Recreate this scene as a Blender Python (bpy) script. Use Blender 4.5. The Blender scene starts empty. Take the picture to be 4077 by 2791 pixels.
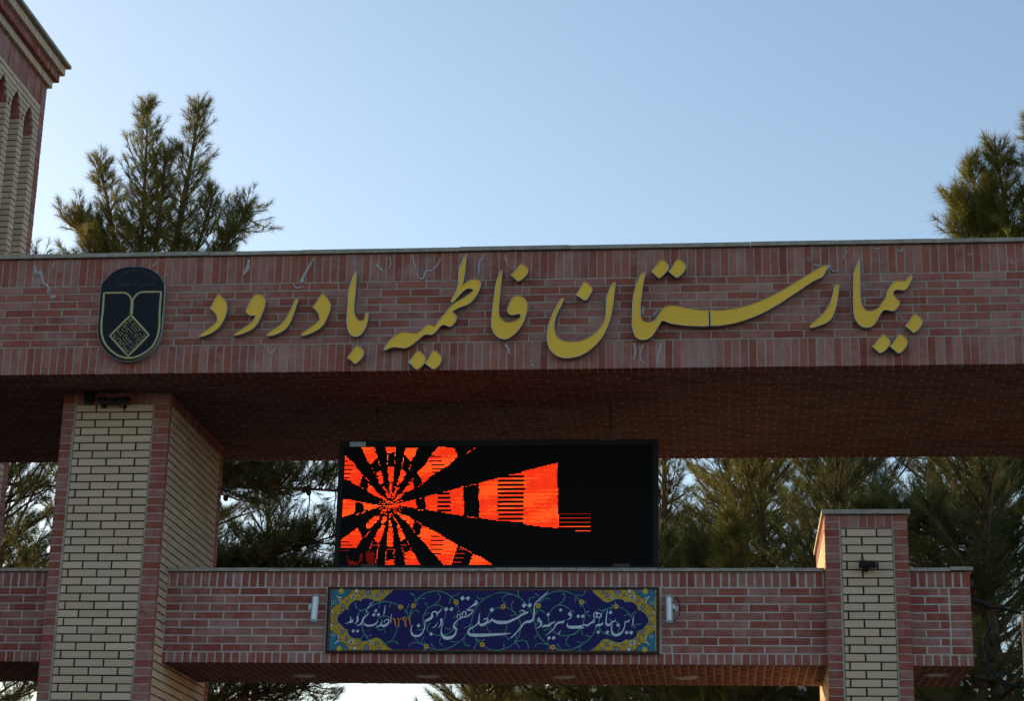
import bpy, bmesh, math, random
import numpy as np
from mathutils import Vector, Matrix
from mathutils.geometry import tessellate_polygon
random.seed(7); rng = np.random.default_rng(7)
SC = bpy.context.scene; COL = SC.collection
PI = math.pi

# ------------------------------------------------------------------ camera, sky, sun, exposure
cd = bpy.data.cameras.new('camera'); cam = bpy.data.objects.new('camera', cd); COL.objects.link(cam)
F_ = Vector((-0.10647968, 0.94766121, 0.30099887)); S_ = Vector((0.99424187, 0.10514456, 0.02068159)); U_ = Vector((0.01204925, -0.30146785, 0.95340021))
M = Matrix.Identity(4)
for i in range(3):
    M[i][0] = S_[i]; M[i][1] = U_[i]; M[i][2] = -F_[i]
M[0][3], M[1][3], M[2][3] = 6.4465, -16.6912, 1.6
cam.matrix_world = M
cd.sensor_fit = 'HORIZONTAL'; cd.sensor_width = 36; cd.lens = 69.527; cd.clip_start = .1; cd.clip_end = 2000
SC.camera = cam
SUN_ELEV = math.radians(9); SUN_AZ = math.radians(-60)          # azimuth from +Y, negative towards -X
w = bpy.data.worlds.new('World'); SC.world = w; w.use_nodes = True
nt = w.node_tree; nt.nodes.clear()
sky = nt.nodes.new('ShaderNodeTexSky'); sky.sky_type = 'NISHITA'; sky.sun_disc = False
sky.sun_elevation = SUN_ELEV; sky.sun_rotation = SUN_AZ; sky.altitude = 900; sky.air_density = 1.0; sky.dust_density = 3.3; sky.ozone_density = 1.2
bg = nt.nodes.new('ShaderNodeBackground'); bg.inputs['Strength'].default_value = .15
wo = nt.nodes.new('ShaderNodeOutputWorld')
nt.links.new(sky.outputs[0], bg.inputs[0]); nt.links.new(bg.outputs[0], wo.inputs[0])
ld = bpy.data.lights.new('sun', 'SUN'); ld.energy = 3.4; ld.angle = math.radians(.6); ld.color = (1, .74, .45)
sun = bpy.data.objects.new('sun', ld); COL.objects.link(sun)
sdir = Vector((math.sin(SUN_AZ)*math.cos(SUN_ELEV), math.cos(SUN_AZ)*math.cos(SUN_ELEV), math.sin(SUN_ELEV)))
sun.rotation_euler = sdir.to_track_quat('Z', 'Y').to_euler(); sun.location = (-30, 20, 30)
SC.view_settings.view_transform = 'Standard'; SC.view_settings.look = 'None'; SC.view_settings.gamma = 1; SC.view_settings.use_curve_mapping = False
SC.view_settings.exposure = 1.1

# ------------------------------------------------------------------ materials
def mat(name, base=(.5,.5,.5), rough=.8, metal=0., spec=.5):
    m = bpy.data.materials.new(name); m.use_nodes = True
    b = m.node_tree.nodes['Principled BSDF']
    b.inputs['Base Color'].default_value = (*base, 1); b.inputs['Roughness'].default_value = rough; b.inputs['Metallic'].default_value = metal
    b.inputs['Specular IOR Level'].default_value = spec
    return m
def N(m, t, **kw):
    n = m.node_tree.nodes.new(t)
    for k, v in kw.items(): setattr(n, k, v)
    return n
def L(m, a, b): m.node_tree.links.new(a, b)
def ramp(m, fac, stops):
    r = N(m, 'ShaderNodeValToRGB'); e = r.color_ramp.elements
    while len(e) < len(stops): e.new(.5)
    for i, (p, c) in enumerate(stops): e[i].position = p; e[i].color = (*c, 1)
    L(m, fac, r.inputs[0]); return r.outputs[0]
def noise(m, scale, detail=4, rough=.55, vec=None, dist=0.):
    n = N(m, 'ShaderNodeTexNoise'); n.inputs['Scale'].default_value = scale; n.inputs['Detail'].default_value = detail
    n.inputs['Roughness'].default_value = rough; n.inputs['Distortion'].default_value = dist
    if vec is None: vec = N(m, 'ShaderNodeNewGeometry').outputs['Position']
    L(m, vec, n.inputs['Vector']); return n.outputs['Fac']
def math_(m, op, a, b=None, clamp=False):
    n = N(m, 'ShaderNodeMath', operation=op, use_clamp=clamp)
    for i, v in enumerate((a, b)):
        if v is None: continue
        if isinstance(v, (int, float)): n.inputs[i].default_value = v
        else: L(m, v, n.inputs[i])
    return n.outputs[0]
def mix(m, fac, a, b, mode='MIX'):
    n = N(m, 'ShaderNodeMix', data_type='RGBA', blend_type=mode)
    for s, v in ((n.inputs[0], fac), (n.inputs[6], a), (n.inputs[7], b)):
        if isinstance(v, (int, float)): s.default_value = v
        elif isinstance(v, tuple): s.default_value = (*v, 1)
        else: L(m, v, s)
    return n.outputs[2]
def rnd(m):
    a = N(m, 'ShaderNodeObjectInfo').outputs['Random']; b = N(m, 'ShaderNodeNewGeometry').outputs['Random Per Island']
    return math_(m, 'FRACT', math_(m, 'ADD', a, b))
def bump(m, h, strength=.3, dist=.002):
    b = N(m, 'ShaderNodeBump'); b.inputs['Strength'].default_value = strength; b.inputs['Distance'].default_value = dist
    L(m, h, b.inputs['Height']); L(m, b.outputs[0], m.node_tree.nodes['Principled BSDF'].inputs['Normal'])
def brick_mat(name, stops, film=.5, film_col=(.36,.31,.36), film_scale=2.2, dirt=.25):
    m = mat(name, rough=.82, spec=.25); P = m.node_tree.nodes['Principled BSDF']
    r = rnd(m); c = ramp(m, r, stops)
    # mottled firing marks and grain
    c = mix(m, math_(m, 'MULTIPLY', noise(m, 22, 5, .65), dirt), c, (.06,.03,.025))
    # pale salt film, patchy across the wall and different from brick to brick
    big = noise(m, film_scale, 6, .62, dist=.4); mid = noise(m, 11, 5, .7, dist=.6)
    k = math_(m, 'ADD', math_(m, 'MULTIPLY', big, .9), math_(m, 'ADD', math_(m, 'MULTIPLY', mid, .75), math_(m, 'MULTIPLY', math_(m, 'FRACT', math_(m, 'MULTIPLY', r, 7.31)), .34)))
    k = math_(m, 'MULTIPLY', math_(m, 'SUBTRACT', k, .86), 1.9, clamp=True)
    vm = N(m, 'ShaderNodeMapping'); L(m, N(m, 'ShaderNodeNewGeometry').outputs['Position'], vm.inputs[0]); vm.inputs['Scale'].default_value = (13, 13, .9)
    st = math_(m, 'MULTIPLY', math_(m, 'SUBTRACT', noise(m, 1., 5, .7, vm.outputs[0], .5), .56), 3.2, clamp=True)
    c = mix(m, math_(m, 'MULTIPLY', k, film), c, film_col)
    c = mix(m, math_(m, 'MULTIPLY', st, film*.55), c, film_col)
    L(m, c, P.inputs['Base Color'])
    bump(m, math_(m, 'ADD', noise(m, 180, 3), math_(m, 'MULTIPLY', noise(m, 30, 3), 1.5)), .35, .0015)
    return m
RED = [(0, (.355,.100,.066)), (.3, (.31,.080,.052)), (.55, (.38,.115,.076)), (.8, (.26,.058,.038)), (1, (.41,.135,.092))]
REDL = [(0, (.32,.080,.058)), (.3, (.29,.068,.048)), (.6, (.34,.088,.062)), (.85, (.265,.060,.042)), (1, (.35,.098,.070))]
M_red = brick_mat('salt_filmed_red_brick', RED, .56, (.50,.36,.335))
M_redl = brick_mat('clean_red_brick', REDL, .52, (.50,.35,.32), 4.5)
M_reds = brick_mat('shaded_soffit_brick', [(0, (.14,.050,.038)), (.5, (.10,.034,.027)), (1, (.17,.062,.047))], .12)  # red brick darkened: the shade of the undersides is put into its colour
M_yel = brick_mat('buff_brick', [(0, (.64,.455,.30)), (.4, (.56,.40,.265)), (.7, (.69,.50,.335)), (1, (.60,.43,.295))], .25, (.52,.48,.44), 3.0, .10)
def simple_noise(name, a, b, scale, rough=.9, bs=.4, bd=.002, detail=6):
    m = mat(name, rough=rough, spec=.2); f = noise(m, scale, detail, .65)
    L(m, ramp(m, f, [(.3, a), (.7, b)]), m.node_tree.nodes['Principled BSDF'].inputs['Base Color']); bump(m, noise(m, scale*6, 4), bs, bd); return m
M_mort = simple_noise('pale_mortar', (.30,.255,.21), (.42,.365,.31), 9)
M_mortl = simple_noise('light_mortar', (.38,.33,.29), (.52,.46,.41), 9)
M_morts = simple_noise('shade_dulled_mortar', (.18,.150,.13), (.30,.25,.215), 5)  # mortar toned down, soffit shade painted into its colour
M_mortd = simple_noise('dark_mortar', (.020,.019,.017), (.045,.042,.036), 20)
M_lime = simple_noise('lime_crust', (.30,.26,.27), (.58,.54,.56), 40, .95, .6, .004)
M_cope = mat('grey_coping_stone', rough=.75, spec=.3)
_c = ramp(M_cope, noise(M_cope, 14, 7, .7), [(.3, (.23,.20,.16)), (.55, (.36,.32,.265)), (.75, (.46,.41,.35))])
_s = ramp(M_cope, noise(M_cope, 3.3, 6, .75, dist=1.0), [(.60, (1,1,1)), (.72, (.42,.40,.36))])
L(M_cope, mix(M_cope, 1., _c, _s, 'MULTIPLY'), M_cope.node_tree.nodes['Principled BSDF'].inputs['Base Color']); bump(M_cope, noise(M_cope, 90, 5), .5, .002)
M_gold = mat('yellow_acrylic', (.66,.47,.052), .42, 0, .45)
L(M_gold, ramp(M_gold, noise(M_gold, 1.6, 3), [(.35, (.86,.49,.022)), (.65, (.95,.56,.030))]), M_gold.node_tree.nodes['Principled BSDF'].inputs['Base Color'])
M_steel = mat('dull_steel_return', (.36,.34,.31), .38, .75)
M_rim = mat('letter_rim', (.50,.48,.44), .35, .6)
M_wire = mat('pale_wire', (.5,.46,.4), .6)
M_navy = mat('emblem_navy', (.008,.012,.018), .6, 0, .2)
M_brass = mat('emblem_gold', (.42,.37,.17), .5, .0)
M_text = mat('emblem_small_text', (.075,.072,.05), .7, 0, .2)
M_alu = mat('emblem_edge', (.42,.43,.44), .45, .6)
M_black = mat('black_painted_metal', (.012,.013,.015), .5, 0, .4)
M_cab = mat('black_cabinet', (.006,.0065,.008), .55, 0, .2)
M_label = mat('silver_sticker', (.50,.52,.54), .4)
M_ink = mat('sticker_ink', (.05,.05,.06), .6)
M_rust = mat('brown_bracket', (.05,.028,.018), .7)
M_lampal = mat('satin_aluminium', (.50,.55,.62), .32, .55)
M_endcap = mat('grey_end_cap', (.28,.32,.36), .5)
M_white = mat('white_bracket', (.72,.72,.72), .45)
M_lens = mat('frosted_lens', (.30,.31,.32), .35)
M_ring = mat('downlight_ring', (.22,.21,.20), .5)
M_cable = mat('black_cable', (.012,.012,.012), .6)
M_lampg = mat('dark_lamp_grey', (.018,.020,.022), .8, 0, .12)
M_pole = mat('cream_pole', (.30,.25,.18), .6)
M_blue = mat('dark_blue_tube', (.012,.022,.035), .75, 0, .15)
def tile_mat(name, col, j=.25):
    m = mat(name, col, .24, 0, .14)
    c2 = tuple(min(1, v*(1+j*2)) for v in col)
    L(m, mix(m, math_(m, 'MULTIPLY', rnd(m), .8), col, c2), m.node_tree.nodes['Principled BSDF'].inputs['Base Color'])
    bump(m, noise(m, 7, 2), .12, .01); return m
M_tnavy = tile_mat('cobalt_glaze', (.005,.003,.088))
M_tyel = tile_mat('ochre_glaze', (.50,.31,.020), .08)
M_tturq = tile_mat('turquoise_glaze', (.02,.155,.235), .1)
M_twhite = tile_mat('white_glaze', (.55,.62,.70), .05)
M_tgreen = tile_mat('green_glaze', (.10,.30,.22), .1)
M_torange = tile_mat('orange_glaze', (.62,.22,.02), .05)
M_tflower = tile_mat('flower_glaze', (.62,.36,.02), .05)
M_tdark = tile_mat('black_glaze', (.010,.010,.010), .1)
M_tred = tile_mat('rust_glaze', (.20,.05,.015), .1)
M_tolive = tile_mat('olive_glaze', (.045,.05,.012), .1)
M_tpurple = tile_mat('purple_glaze', (.12,.07,.16), .1)
M_tblue = tile_mat('sky_glaze', (.05,.20,.38), .1)
M_tedge = tile_mat('grey_green_glaze', (.16,.22,.20), .1)
M_grout = mat('blue_grey_grout', (.07,.075,.16), .8)
M_clay = mat('tile_clay', (.30,.25,.20), .9)
def bark(name, a, b):
    m = mat(name, rough=.95, spec=.1); L(m, ramp(m, noise(m, 9, 6, .7), [(.3, a), (.7, b)]), m.node_tree.nodes['Principled BSDF'].inputs['Base Color']); bump(m, noise(m, 25, 5), .8, .01); return m
M_bark = bark('pine_bark', (.07,.045,.03), (.17,.11,.07))
M_cone = bark('pine_cone', (.02,.014,.01), (.05,.033,.02))
def foliage(name, a, b, c):
    m = mat(name, rough=.6, spec=.25); nt = m.node_tree; P = nt.nodes['Principled BSDF']
    r = N(m, 'ShaderNodeNewGeometry').outputs['Random Per Island']
    k = math_(m, 'ADD', math_(m, 'MULTIPLY', r, .45), math_(m, 'MULTIPLY', noise(m, 1.3, 3), .75))
    col = ramp(m, k, [(.25, a), (.6, b), (.9, c)]); L(m, col, P.inputs['Base Color'])
    t = N(m, 'ShaderNodeBsdfTranslucent'); L(m, col, t.inputs['Color'])
    mx = N(m, 'ShaderNodeMixShader'); mx.inputs[0].default_value = .30
    out = nt.nodes['Material Output']; L(m, P.outputs[0], mx.inputs[1]); L(m, t.outputs[0], mx.inputs[2]); L(m, mx.outputs[0], out.inputs[0]); return m
M_need = [foliage('pine_needles_olive', (.080,.085,.020), (.15,.148,.030), (.26,.22,.040)), foliage('pine_needles_shade_green', (.048,.062,.020), (.088,.104,.030), (.15,.152,.040))]  # second, darker set paints shade into the trees behind the openings
def emis(name, col, s):
    m = bpy.data.materials.new(name); m.use_nodes = True; nt = m.node_tree; nt.nodes.clear()
    e = nt.nodes.new('ShaderNodeEmission'); e.inputs[0].default_value = (*col, 1); e.inputs[1].default_value = s
    o = nt.nodes.new('ShaderNodeOutputMaterial'); nt.links.new(e.outputs[0], o.inputs[0]); return m
M_led = emis('lit_red_led', (1, .040, .008), 1.25)
M_ledhot = emis('bright_orange_led', (1, .085, .012), 1.45)
M_leddim = emis('dim_red_led', (1, .03, .008), .20)

# ------------------------------------------------------------------ object helpers
def root(name, label, cat, loc=(0,0,0), group=None):
    o = bpy.data.objects.new(name, None); COL.objects.link(o); o.location = loc; o.empty_display_size = .2
    o['label'] = label; o['category'] = cat
    if group: o['group'] = group
    return o
def tag(o, label, cat, group=None):
    o['label'] = label; o['category'] = cat
    if group: o['group'] = group
    return o
def wloc(o):
    v = Vector((0,0,0))
    while o is not None: v += o.location; o = o.parent
    return v
def link(name, me, m=None, parent=None, kind=None, world=True):
    """mesh given in world coordinates; the object sits at its parent's origin"""
    if m is not None:
        if len(me.materials): me.materials.clear()
        for q in (m if isinstance(m, (list, tuple)) else [m]): me.materials.append(q)
    o = bpy.data.objects.new(name, me); COL.objects.link(o)
    if parent is not None:
        o.parent = parent
        if world:
            off = wloc(parent)
            if off.length: me.transform(Matrix.Translation(-off))
    if kind: o['kind'] = kind
    return o
def from_np(name, V, Fq, smooth=False, mi=None):
    me = bpy.data.meshes.new(name); V = np.asarray(V, dtype=np.float32).reshape(-1, 3); Fq = np.asarray(Fq, dtype=np.int32)
    n, k = Fq.shape
    me.vertices.add(len(V)); me.vertices.foreach_set('co', V.ravel())
    me.loops.add(n*k); me.loops.foreach_set('vertex_index', Fq.ravel())
    me.polygons.add(n); me.polygons.foreach_set('loop_start', np.arange(0, n*k, k, dtype=np.int32))
    try: me.polygons.foreach_set('loop_total', np.full(n, k, dtype=np.int32))
    except Exception: pass
    if mi is not None: me.polygons.foreach_set('material_index', np.asarray(mi, dtype=np.int32))
    if smooth: me.polygons.foreach_set('use_smooth', np.ones(n, dtype=bool))
    me.update(calc_edges=True); return me
def bm_mesh(name, bm):
    bmesh.ops.recalc_face_normals(bm, faces=bm.faces[:]); me = bpy.data.meshes.new(name); bm.to_mesh(me); bm.free(); return me
def box_bm(bm, x0, x1, y0, y1, z0, z1, bev=0., rot=None):
    r = bmesh.ops.create_cube(bm, size=1); vs = r['verts']
    bmesh.ops.scale(bm, vec=(x1-x0, y1-y0, z1-z0), verts=vs)
    if bev > 0:
        es = list({e for v in vs for e in v.link_edges}); rr = bmesh.ops.bevel(bm, geom=es, offset=bev, segments=2, affect='EDGES', profile=.7)
        vs = list({v for f in rr['faces'] for v in f.verts} | {v for v in vs if v.is_valid})
    if rot is not None: bmesh.ops.rotate(bm, cent=(0,0,0), matrix=rot, verts=vs)
    bmesh.ops.translate(bm, vec=((x0+x1)/2, (y0+y1)/2, (z0+z1)/2), verts=vs); return vs
def box(name, x0, x1, y0, y1, z0, z1, m, parent=None, bev=0., kind=None, rot=None):
    bm = bmesh.new(); box_bm(bm, x0, x1, y0, y1, z0, z1, bev, rot); return link(name, bm_mesh(name, bm), m, parent, kind)
def tube_arrays(pts, rad, n=6, cap=True):
    pts = [Vector(p) for p in pts]; V = []; Fc = []
    rad = [rad]*len(pts) if isinstance(rad, (int, float)) else rad
    up = Vector((0,0,1))
    for i, p in enumerate(pts):
        t = (pts[min(i+1, len(pts)-1)] - pts[max(i-1, 0)]).normalized()
        a = t.cross(up if abs(t.z) < .9 else Vector((1,0,0))).normalized(); b = t.cross(a)
        for k in range(n):
            q = 2*PI*k/n; V.append(p + (a*math.cos(q) + b*math.sin(q))*rad[i])
    for i in range(len(pts)-1):
        for k in range(n):
            Fc.append((i*n+k, i*n+(k+1) % n, (i+1)*n+(k+1) % n, (i+1)*n+k))
    return V, Fc
def tube(name, pts, rad, m, parent=None, n=8):
    V, Fc = tube_arrays(pts, rad, n)
    me = bpy.data.meshes.new(name); k = len(V)
    me.from_pydata([tuple(v) for v in V], [], Fc + [tuple(range(n))[::-1], tuple(range(k-n, k))]); me.update()
    for p in me.polygons: p.use_smooth = True
    return link(name, me, m, parent)
def smooth_poly(pts, closed=True, sub=3, corner=48):
    """Catmull-Rom through the outline, sharp corners kept"""
    P = [Vector((p[0], p[1])) for p in pts]; W = [p[2] if len(p) > 2 else 0 for p in pts]; n = len(P); out = []
    def is_c(i):
        if not closed and (i <= 0 or i >= n-1): return True
        a = P[i] - P[(i-1) % n]; b = P[(i+1) % n] - P[i]
        return a.length > 0 and b.length > 0 and math.degrees(a.angle(b)) > corner
    for i in range(n if closed else n-1):
        p1, p2 = P[i], P[(i+1) % n]
        p0 = P[(i-1) % n] if not is_c(i) else p1*2 - p2
        p3 = P[(i+2) % n] if not is_c((i+1) % n) else p2*2 - p1
        if is_c(i): p0 = p1 - (p2-p1)
        if is_c((i+1) % n): p3 = p2 + (p2-p1)
        for k in range(sub):
            t = k/sub
            q = .5*((2*p1) + (-p0+p2)*t + (2*p0-5*p1+4*p2-p3)*t*t + (-p0+3*p1-3*p2+p3)*t**3)
            out.append((q.x, q.y, W[i]*(1-t)+W[(i+1) % n]*t))
    if not closed: out.append((P[-1].x, P[-1].y, W[-1]))
    return out
def tri2(poly):
    return tessellate_polygon([[Vector((p[0], p[1], 0)) for p in poly]])
def area2(P): return .5*sum(P[i][0]*P[(i+1) % len(P)][1] - P[(i+1) % len(P)][0]*P[i][1] for i in range(len(P)))
def inset(P, d):
    """move a closed outline inwards by d"""
    s = 1 if area2(P) > 0 else -1; n = len(P); out = []
    for i in range(n):
        a = Vector(P[i][:2]) - Vector(P[i-1][:2]); b = Vector(P[(i+1) % n][:2]) - Vector(P[i][:2])
        if a.length < 1e-9: a = b
        if b.length < 1e-9: b = a
        a.normalize(); b.normalize(); na = Vector((-a.y, a.x))*s; nb = Vector((-b.y, b.x))*s; m_ = na + nb
        if m_.length < .2: m_ = na
        m_.normalize(); k = max(.45, m_.dot(na)); q = Vector(P[i][:2]) + m_*(d/k); out.append((q.x, q.y))
    return out
class Sheet:
    """flat filled shapes on a wall plane y = const, facing -Y (each sheet has its own thickness)"""
    def __init__(s): s.V = []; s.F = []
    def poly(s, P, y, t=0.):
        P = [(p[0], p[1]) for p in P]; k = len(s.V); s.V += [(p[0], y, p[1]) for p in P]
        for a, b, c in tri2(P):
            pa, pb, pc = P[a], P[b], P[c]
            ar = (pb[0]-pa[0])*(pc[1]-pa[1]) - (pc[0]-pa[0])*(pb[1]-pa[1])
            s.F.append((k+a, k+b, k+c) if ar > 0 else (k+a, k+c, k+b))
        if t > 0:
            n = len(P); k2 = len(s.V); s.V += [(p[0], y+t, p[1]) for p in P]
            for i in range(n):
                j = (i+1) % n; s.F += [(k+i, k2+i, k2+j), (k+i, k2+j, k+j)]
    def ribbon(s, pts, y, t=0., sub=3, minw=0.):
        q = smooth_poly(pts, closed=False, sub=sub, corner=75); n = len(q); Lf = []; Rt = []
        for i, p in enumerate(q):
            a = Vector(q[max(i-1, 0)][:2]); b = Vector(q[min(i+1, n-1)][:2]); d = (b-a)
            if d.length < 1e-9: d = Vector((1, 0))
            d.normalize(); nn = Vector((-d.y, d.x)); wd = max(p[2], minw)/2
            Lf.append((p[0]+nn.x*wd, p[1]+nn.y*wd)); Rt.append((p[0]-nn.x*wd, p[1]-nn.y*wd))
        k = len(s.V); s.V += [(a[0], y, a[1]) for a in Lf] + [(a[0], y, a[1]) for a in Rt]
        for i in range(n-1): s.F += [(k+i, k+n+i, k+n+i+1), (k+i, k+n+i+1, k+i+1)]
        if t > 0:
            k2 = len(s.V); s.V += [(a[0], y+t, a[1]) for a in Lf] + [(a[0], y+t, a[1]) for a in Rt]
            for i in range(n-1):
                s.F += [(k+i, k+i+1, k2+i+1), (k+i, k2+i+1, k2+i)]; s.F += [(k+n+i, k2+n+i, k2+n+i+1), (k+n+i, k2+n+i+1, k+n+i+1)]
    def disc(s, x, z, r, y, n=10, sq=1., rot=0.):
        s.poly([(x + r*math.cos(2*PI*i/n+rot), z + r*sq*math.sin(2*PI*i/n+rot)) for i in range(n)], y)
    def star(s, x, z, r, y, petals=5, depth=.3, rot=0.):
        s.poly([(x + r*(1-depth*(i % 4 == 0))*math.cos(2*PI*i/(petals*4)+rot), z + r*(1-depth*(i % 4 == 0))*math.sin(2*PI*i/(petals*4)+rot)) for i in range(petals*4)], y)
    def leaf(s, x, z, l, w_, ang, y):
        c, d = math.cos(ang), math.sin(ang); P = [(0,0), (.3,.8), (.6,.9), (1,0), (.6,-.5), (.3,-.5)]
        s.poly([(x + a*l*c - b*w_*d, z + a*l*d + b*w_*c) for a, b in P], y)
    def build(s, name, m, parent):
        me = from_np(name, s.V, s.F) if s.F else bpy.data.meshes.new(name); return link(name, me, m, parent)
def M3(l): return [tuple(v/1000 for v in p) for p in l]

# ------------------------------------------------------------------ brickwork
class Face:
    """a brick face: origin O, local x along A, z up B, outward N; local y runs into the wall"""
    def __init__(s, O, A, Nn):
        s.O = Vector(O); s.A = Vector(A); s.N = Vector(Nn); s.Y = -s.N; s.B = s.A.cross(s.Y)
        s.R = Matrix((s.A, s.Y, s.B)).transposed()
_bc = {}
def unit_brick(w_, h, d, m, var):
    key = (round(w_, 3), round(h, 3), round(d, 3), m.name, var)
    if key in _bc: return _bc[key]
    r = random.Random(hash((key[0], key[1], var)) & 0xffff); c = .0035
    j = lambda s=.0012: r.uniform(-s, s)
    x, z = w_/2, h/2
    V = [(-x+c+j(), j(.0006), -z+c+j()), (x-c+j(), j(.0006), -z+c+j()), (x-c+j(), j(.0006), z-c+j()), (-x+c+j(), j(.0006), z-c+j()),
         (-x+j(.0009), c, -z+j(.0009)), (x+j(.0009), c, -z+j(.0009)), (x+j(.0009), c, z+j(.0009)), (-x+j(.0009), c, z+j(.0009)),
         (-x, d, -z), (x, d, -z), (x, d, z), (-x, d, z)]
    Fc = [(0,1,2,3), (4,5,1,0), (5,6,2,1), (6,7,3,2), (7,4,0,3), (8,9,5,4), (9,10,6,5), (10,11,7,6), (11,8,4,7)]
    me = bpy.data.meshes.new('brick'); me.from_pydata(V, [], Fc); me.update(); me.materials.append(m); _bc[key] = me; return me
class Wall:
    """collects bricks of a thing; those in `show` become objects of their own, the rest one joined mesh per name"""
    def __init__(s, parent): s.parent = parent; s.off = wloc(parent); s.stuff = {}; s.count = {}
    def brick(s, F, a0, a1, b0, b1, m, name='brick', single=True, depth=.035, cap=300):
        if a1-a0 < .012 or b1-b0 < .01: return
        proud = random.uniform(-.0016, .0016)
        if single and s.count.get(name, 0) < cap:
            s.count[name] = s.count.get(name, 0)+1
            o = bpy.data.objects.new(name, unit_brick(a1-a0, b1-b0, depth, m, random.randint(0, 2))); COL.objects.link(o); o.parent = s.parent
            R = F.R @ Matrix.Rotation(random.uniform(-.0022, .0022), 3, 'Y')
            mw = R.to_4x4(); mw.translation = F.O + F.A*((a0+a1)/2) + F.B*((b0+b1)/2) + F.N*proud - s.off
            o.matrix_basis = mw
        else: s.stuff.setdefault((name, m.name), []).append((F, a0, a1, b0, b1, depth, proud))
    def slanted(s, F, l0, l1, r0, r1, b0, b1, m, name, depth=.03):
        """brick whose ends lean: l0/r0 at the bottom edge, l1/r1 at the top edge"""
        cx, cz = (l0+r0)/2, (b0+b1)/2; c = .003
        P = [(l0-cx, b0-cz), (r0-cx, b0-cz), (max(r1, l1+.002)-cx, b1-cz), (l1-cx, b1-cz)]
        V = [(x*.98, 0, z*.93) for x, z in P] + [(x, c, z) for x, z in P] + [(x, depth, z) for x, z in P]
        me = bpy.data.meshes.new(name); me.from_pydata(V, [], [(0,1,2,3), (4,5,1,0), (5,6,2,1), (6,7,3,2), (7,4,0,3), (8,9,5,4), (9,10,6,5), (10,11,7,6), (11,8,4,7)]); me.update(); me.materials.append(m)
        o = bpy.data.objects.new(name, me); COL.objects.link(o); o.parent = s.parent
        mw = F.R.to_4x4(); mw.translation = F.O + F.A*cx + F.B*cz - s.off; o.matrix_basis = mw
    def done(s, suffix=''):
        for (name, mn), L_ in s.stuff.items():
            V = []; Fc = []
            c = .0035
            for F, a0, a1, b0, b1, d, pr in L_:
                k = len(V)
                for a, y, b in ((a0+c,0,b0+c), (a1-c,0,b0+c), (a1-c,0,b1-c), (a0+c,0,b1-c), (a0,c,b0), (a1,c,b0), (a1,c,b1), (a0,c,b1), (a0,d,b0), (a1,d,b0), (a1,d,b1), (a0,d,b1)):
                    p = F.O + F.A*a + F.Y*(y-pr) + F.B*b; V.append((p.x, p.y, p.z))
                Fc += [tuple(k+i for i in f) for f in ((0,1,2,3), (4,5,1,0), (5,6,2,1), (6,7,3,2), (7,4,0,3), (8,9,5,4), (9,10,6,5), (10,11,7,6), (11,8,4,7))]
            link({'brick': 'brickwork', 'soldier_brick': 'soldier_course', 'buff_brick': 'buff_brickwork', 'corner_brick': 'corner_brickwork', 'soffit_brick': 'soffit_brickwork', 'cornice_brick': 'cornice_brickwork'}.get(name, name), from_np(name, V, Fc), bpy.data.materials[mn], s.parent, 'stuff')
def course(W, F, a0, a1, b0, b1, pitch, phase, joint, m, name='brick', vis=None, skip=None, bed=.010, depth=.035):
    """one running course between a0 and a1; vertical joints centred at phase + k*pitch"""
    k = math.ceil((a0-phase)/pitch); xs = [a0]; x = phase + k*pitch
    while x < a1-.03:
        if x > a0+.03: xs.append(x)
        x += pitch
    xs.append(a1)
    for i in range(len(xs)-1):
        l = xs[i] + (joint/2 if i > 0 else 0) + random.uniform(-.0012, .0012); r = xs[i+1] - (joint/2 if i < len(xs)-2 else 0)
        if skip and skip(l, r, b0, b1): continue
        W.brick(F, l, r, b0+bed/2, b1-bed/2, m, name, single=(vis is None or vis(l, r, b0, b1)), depth=depth)

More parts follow.
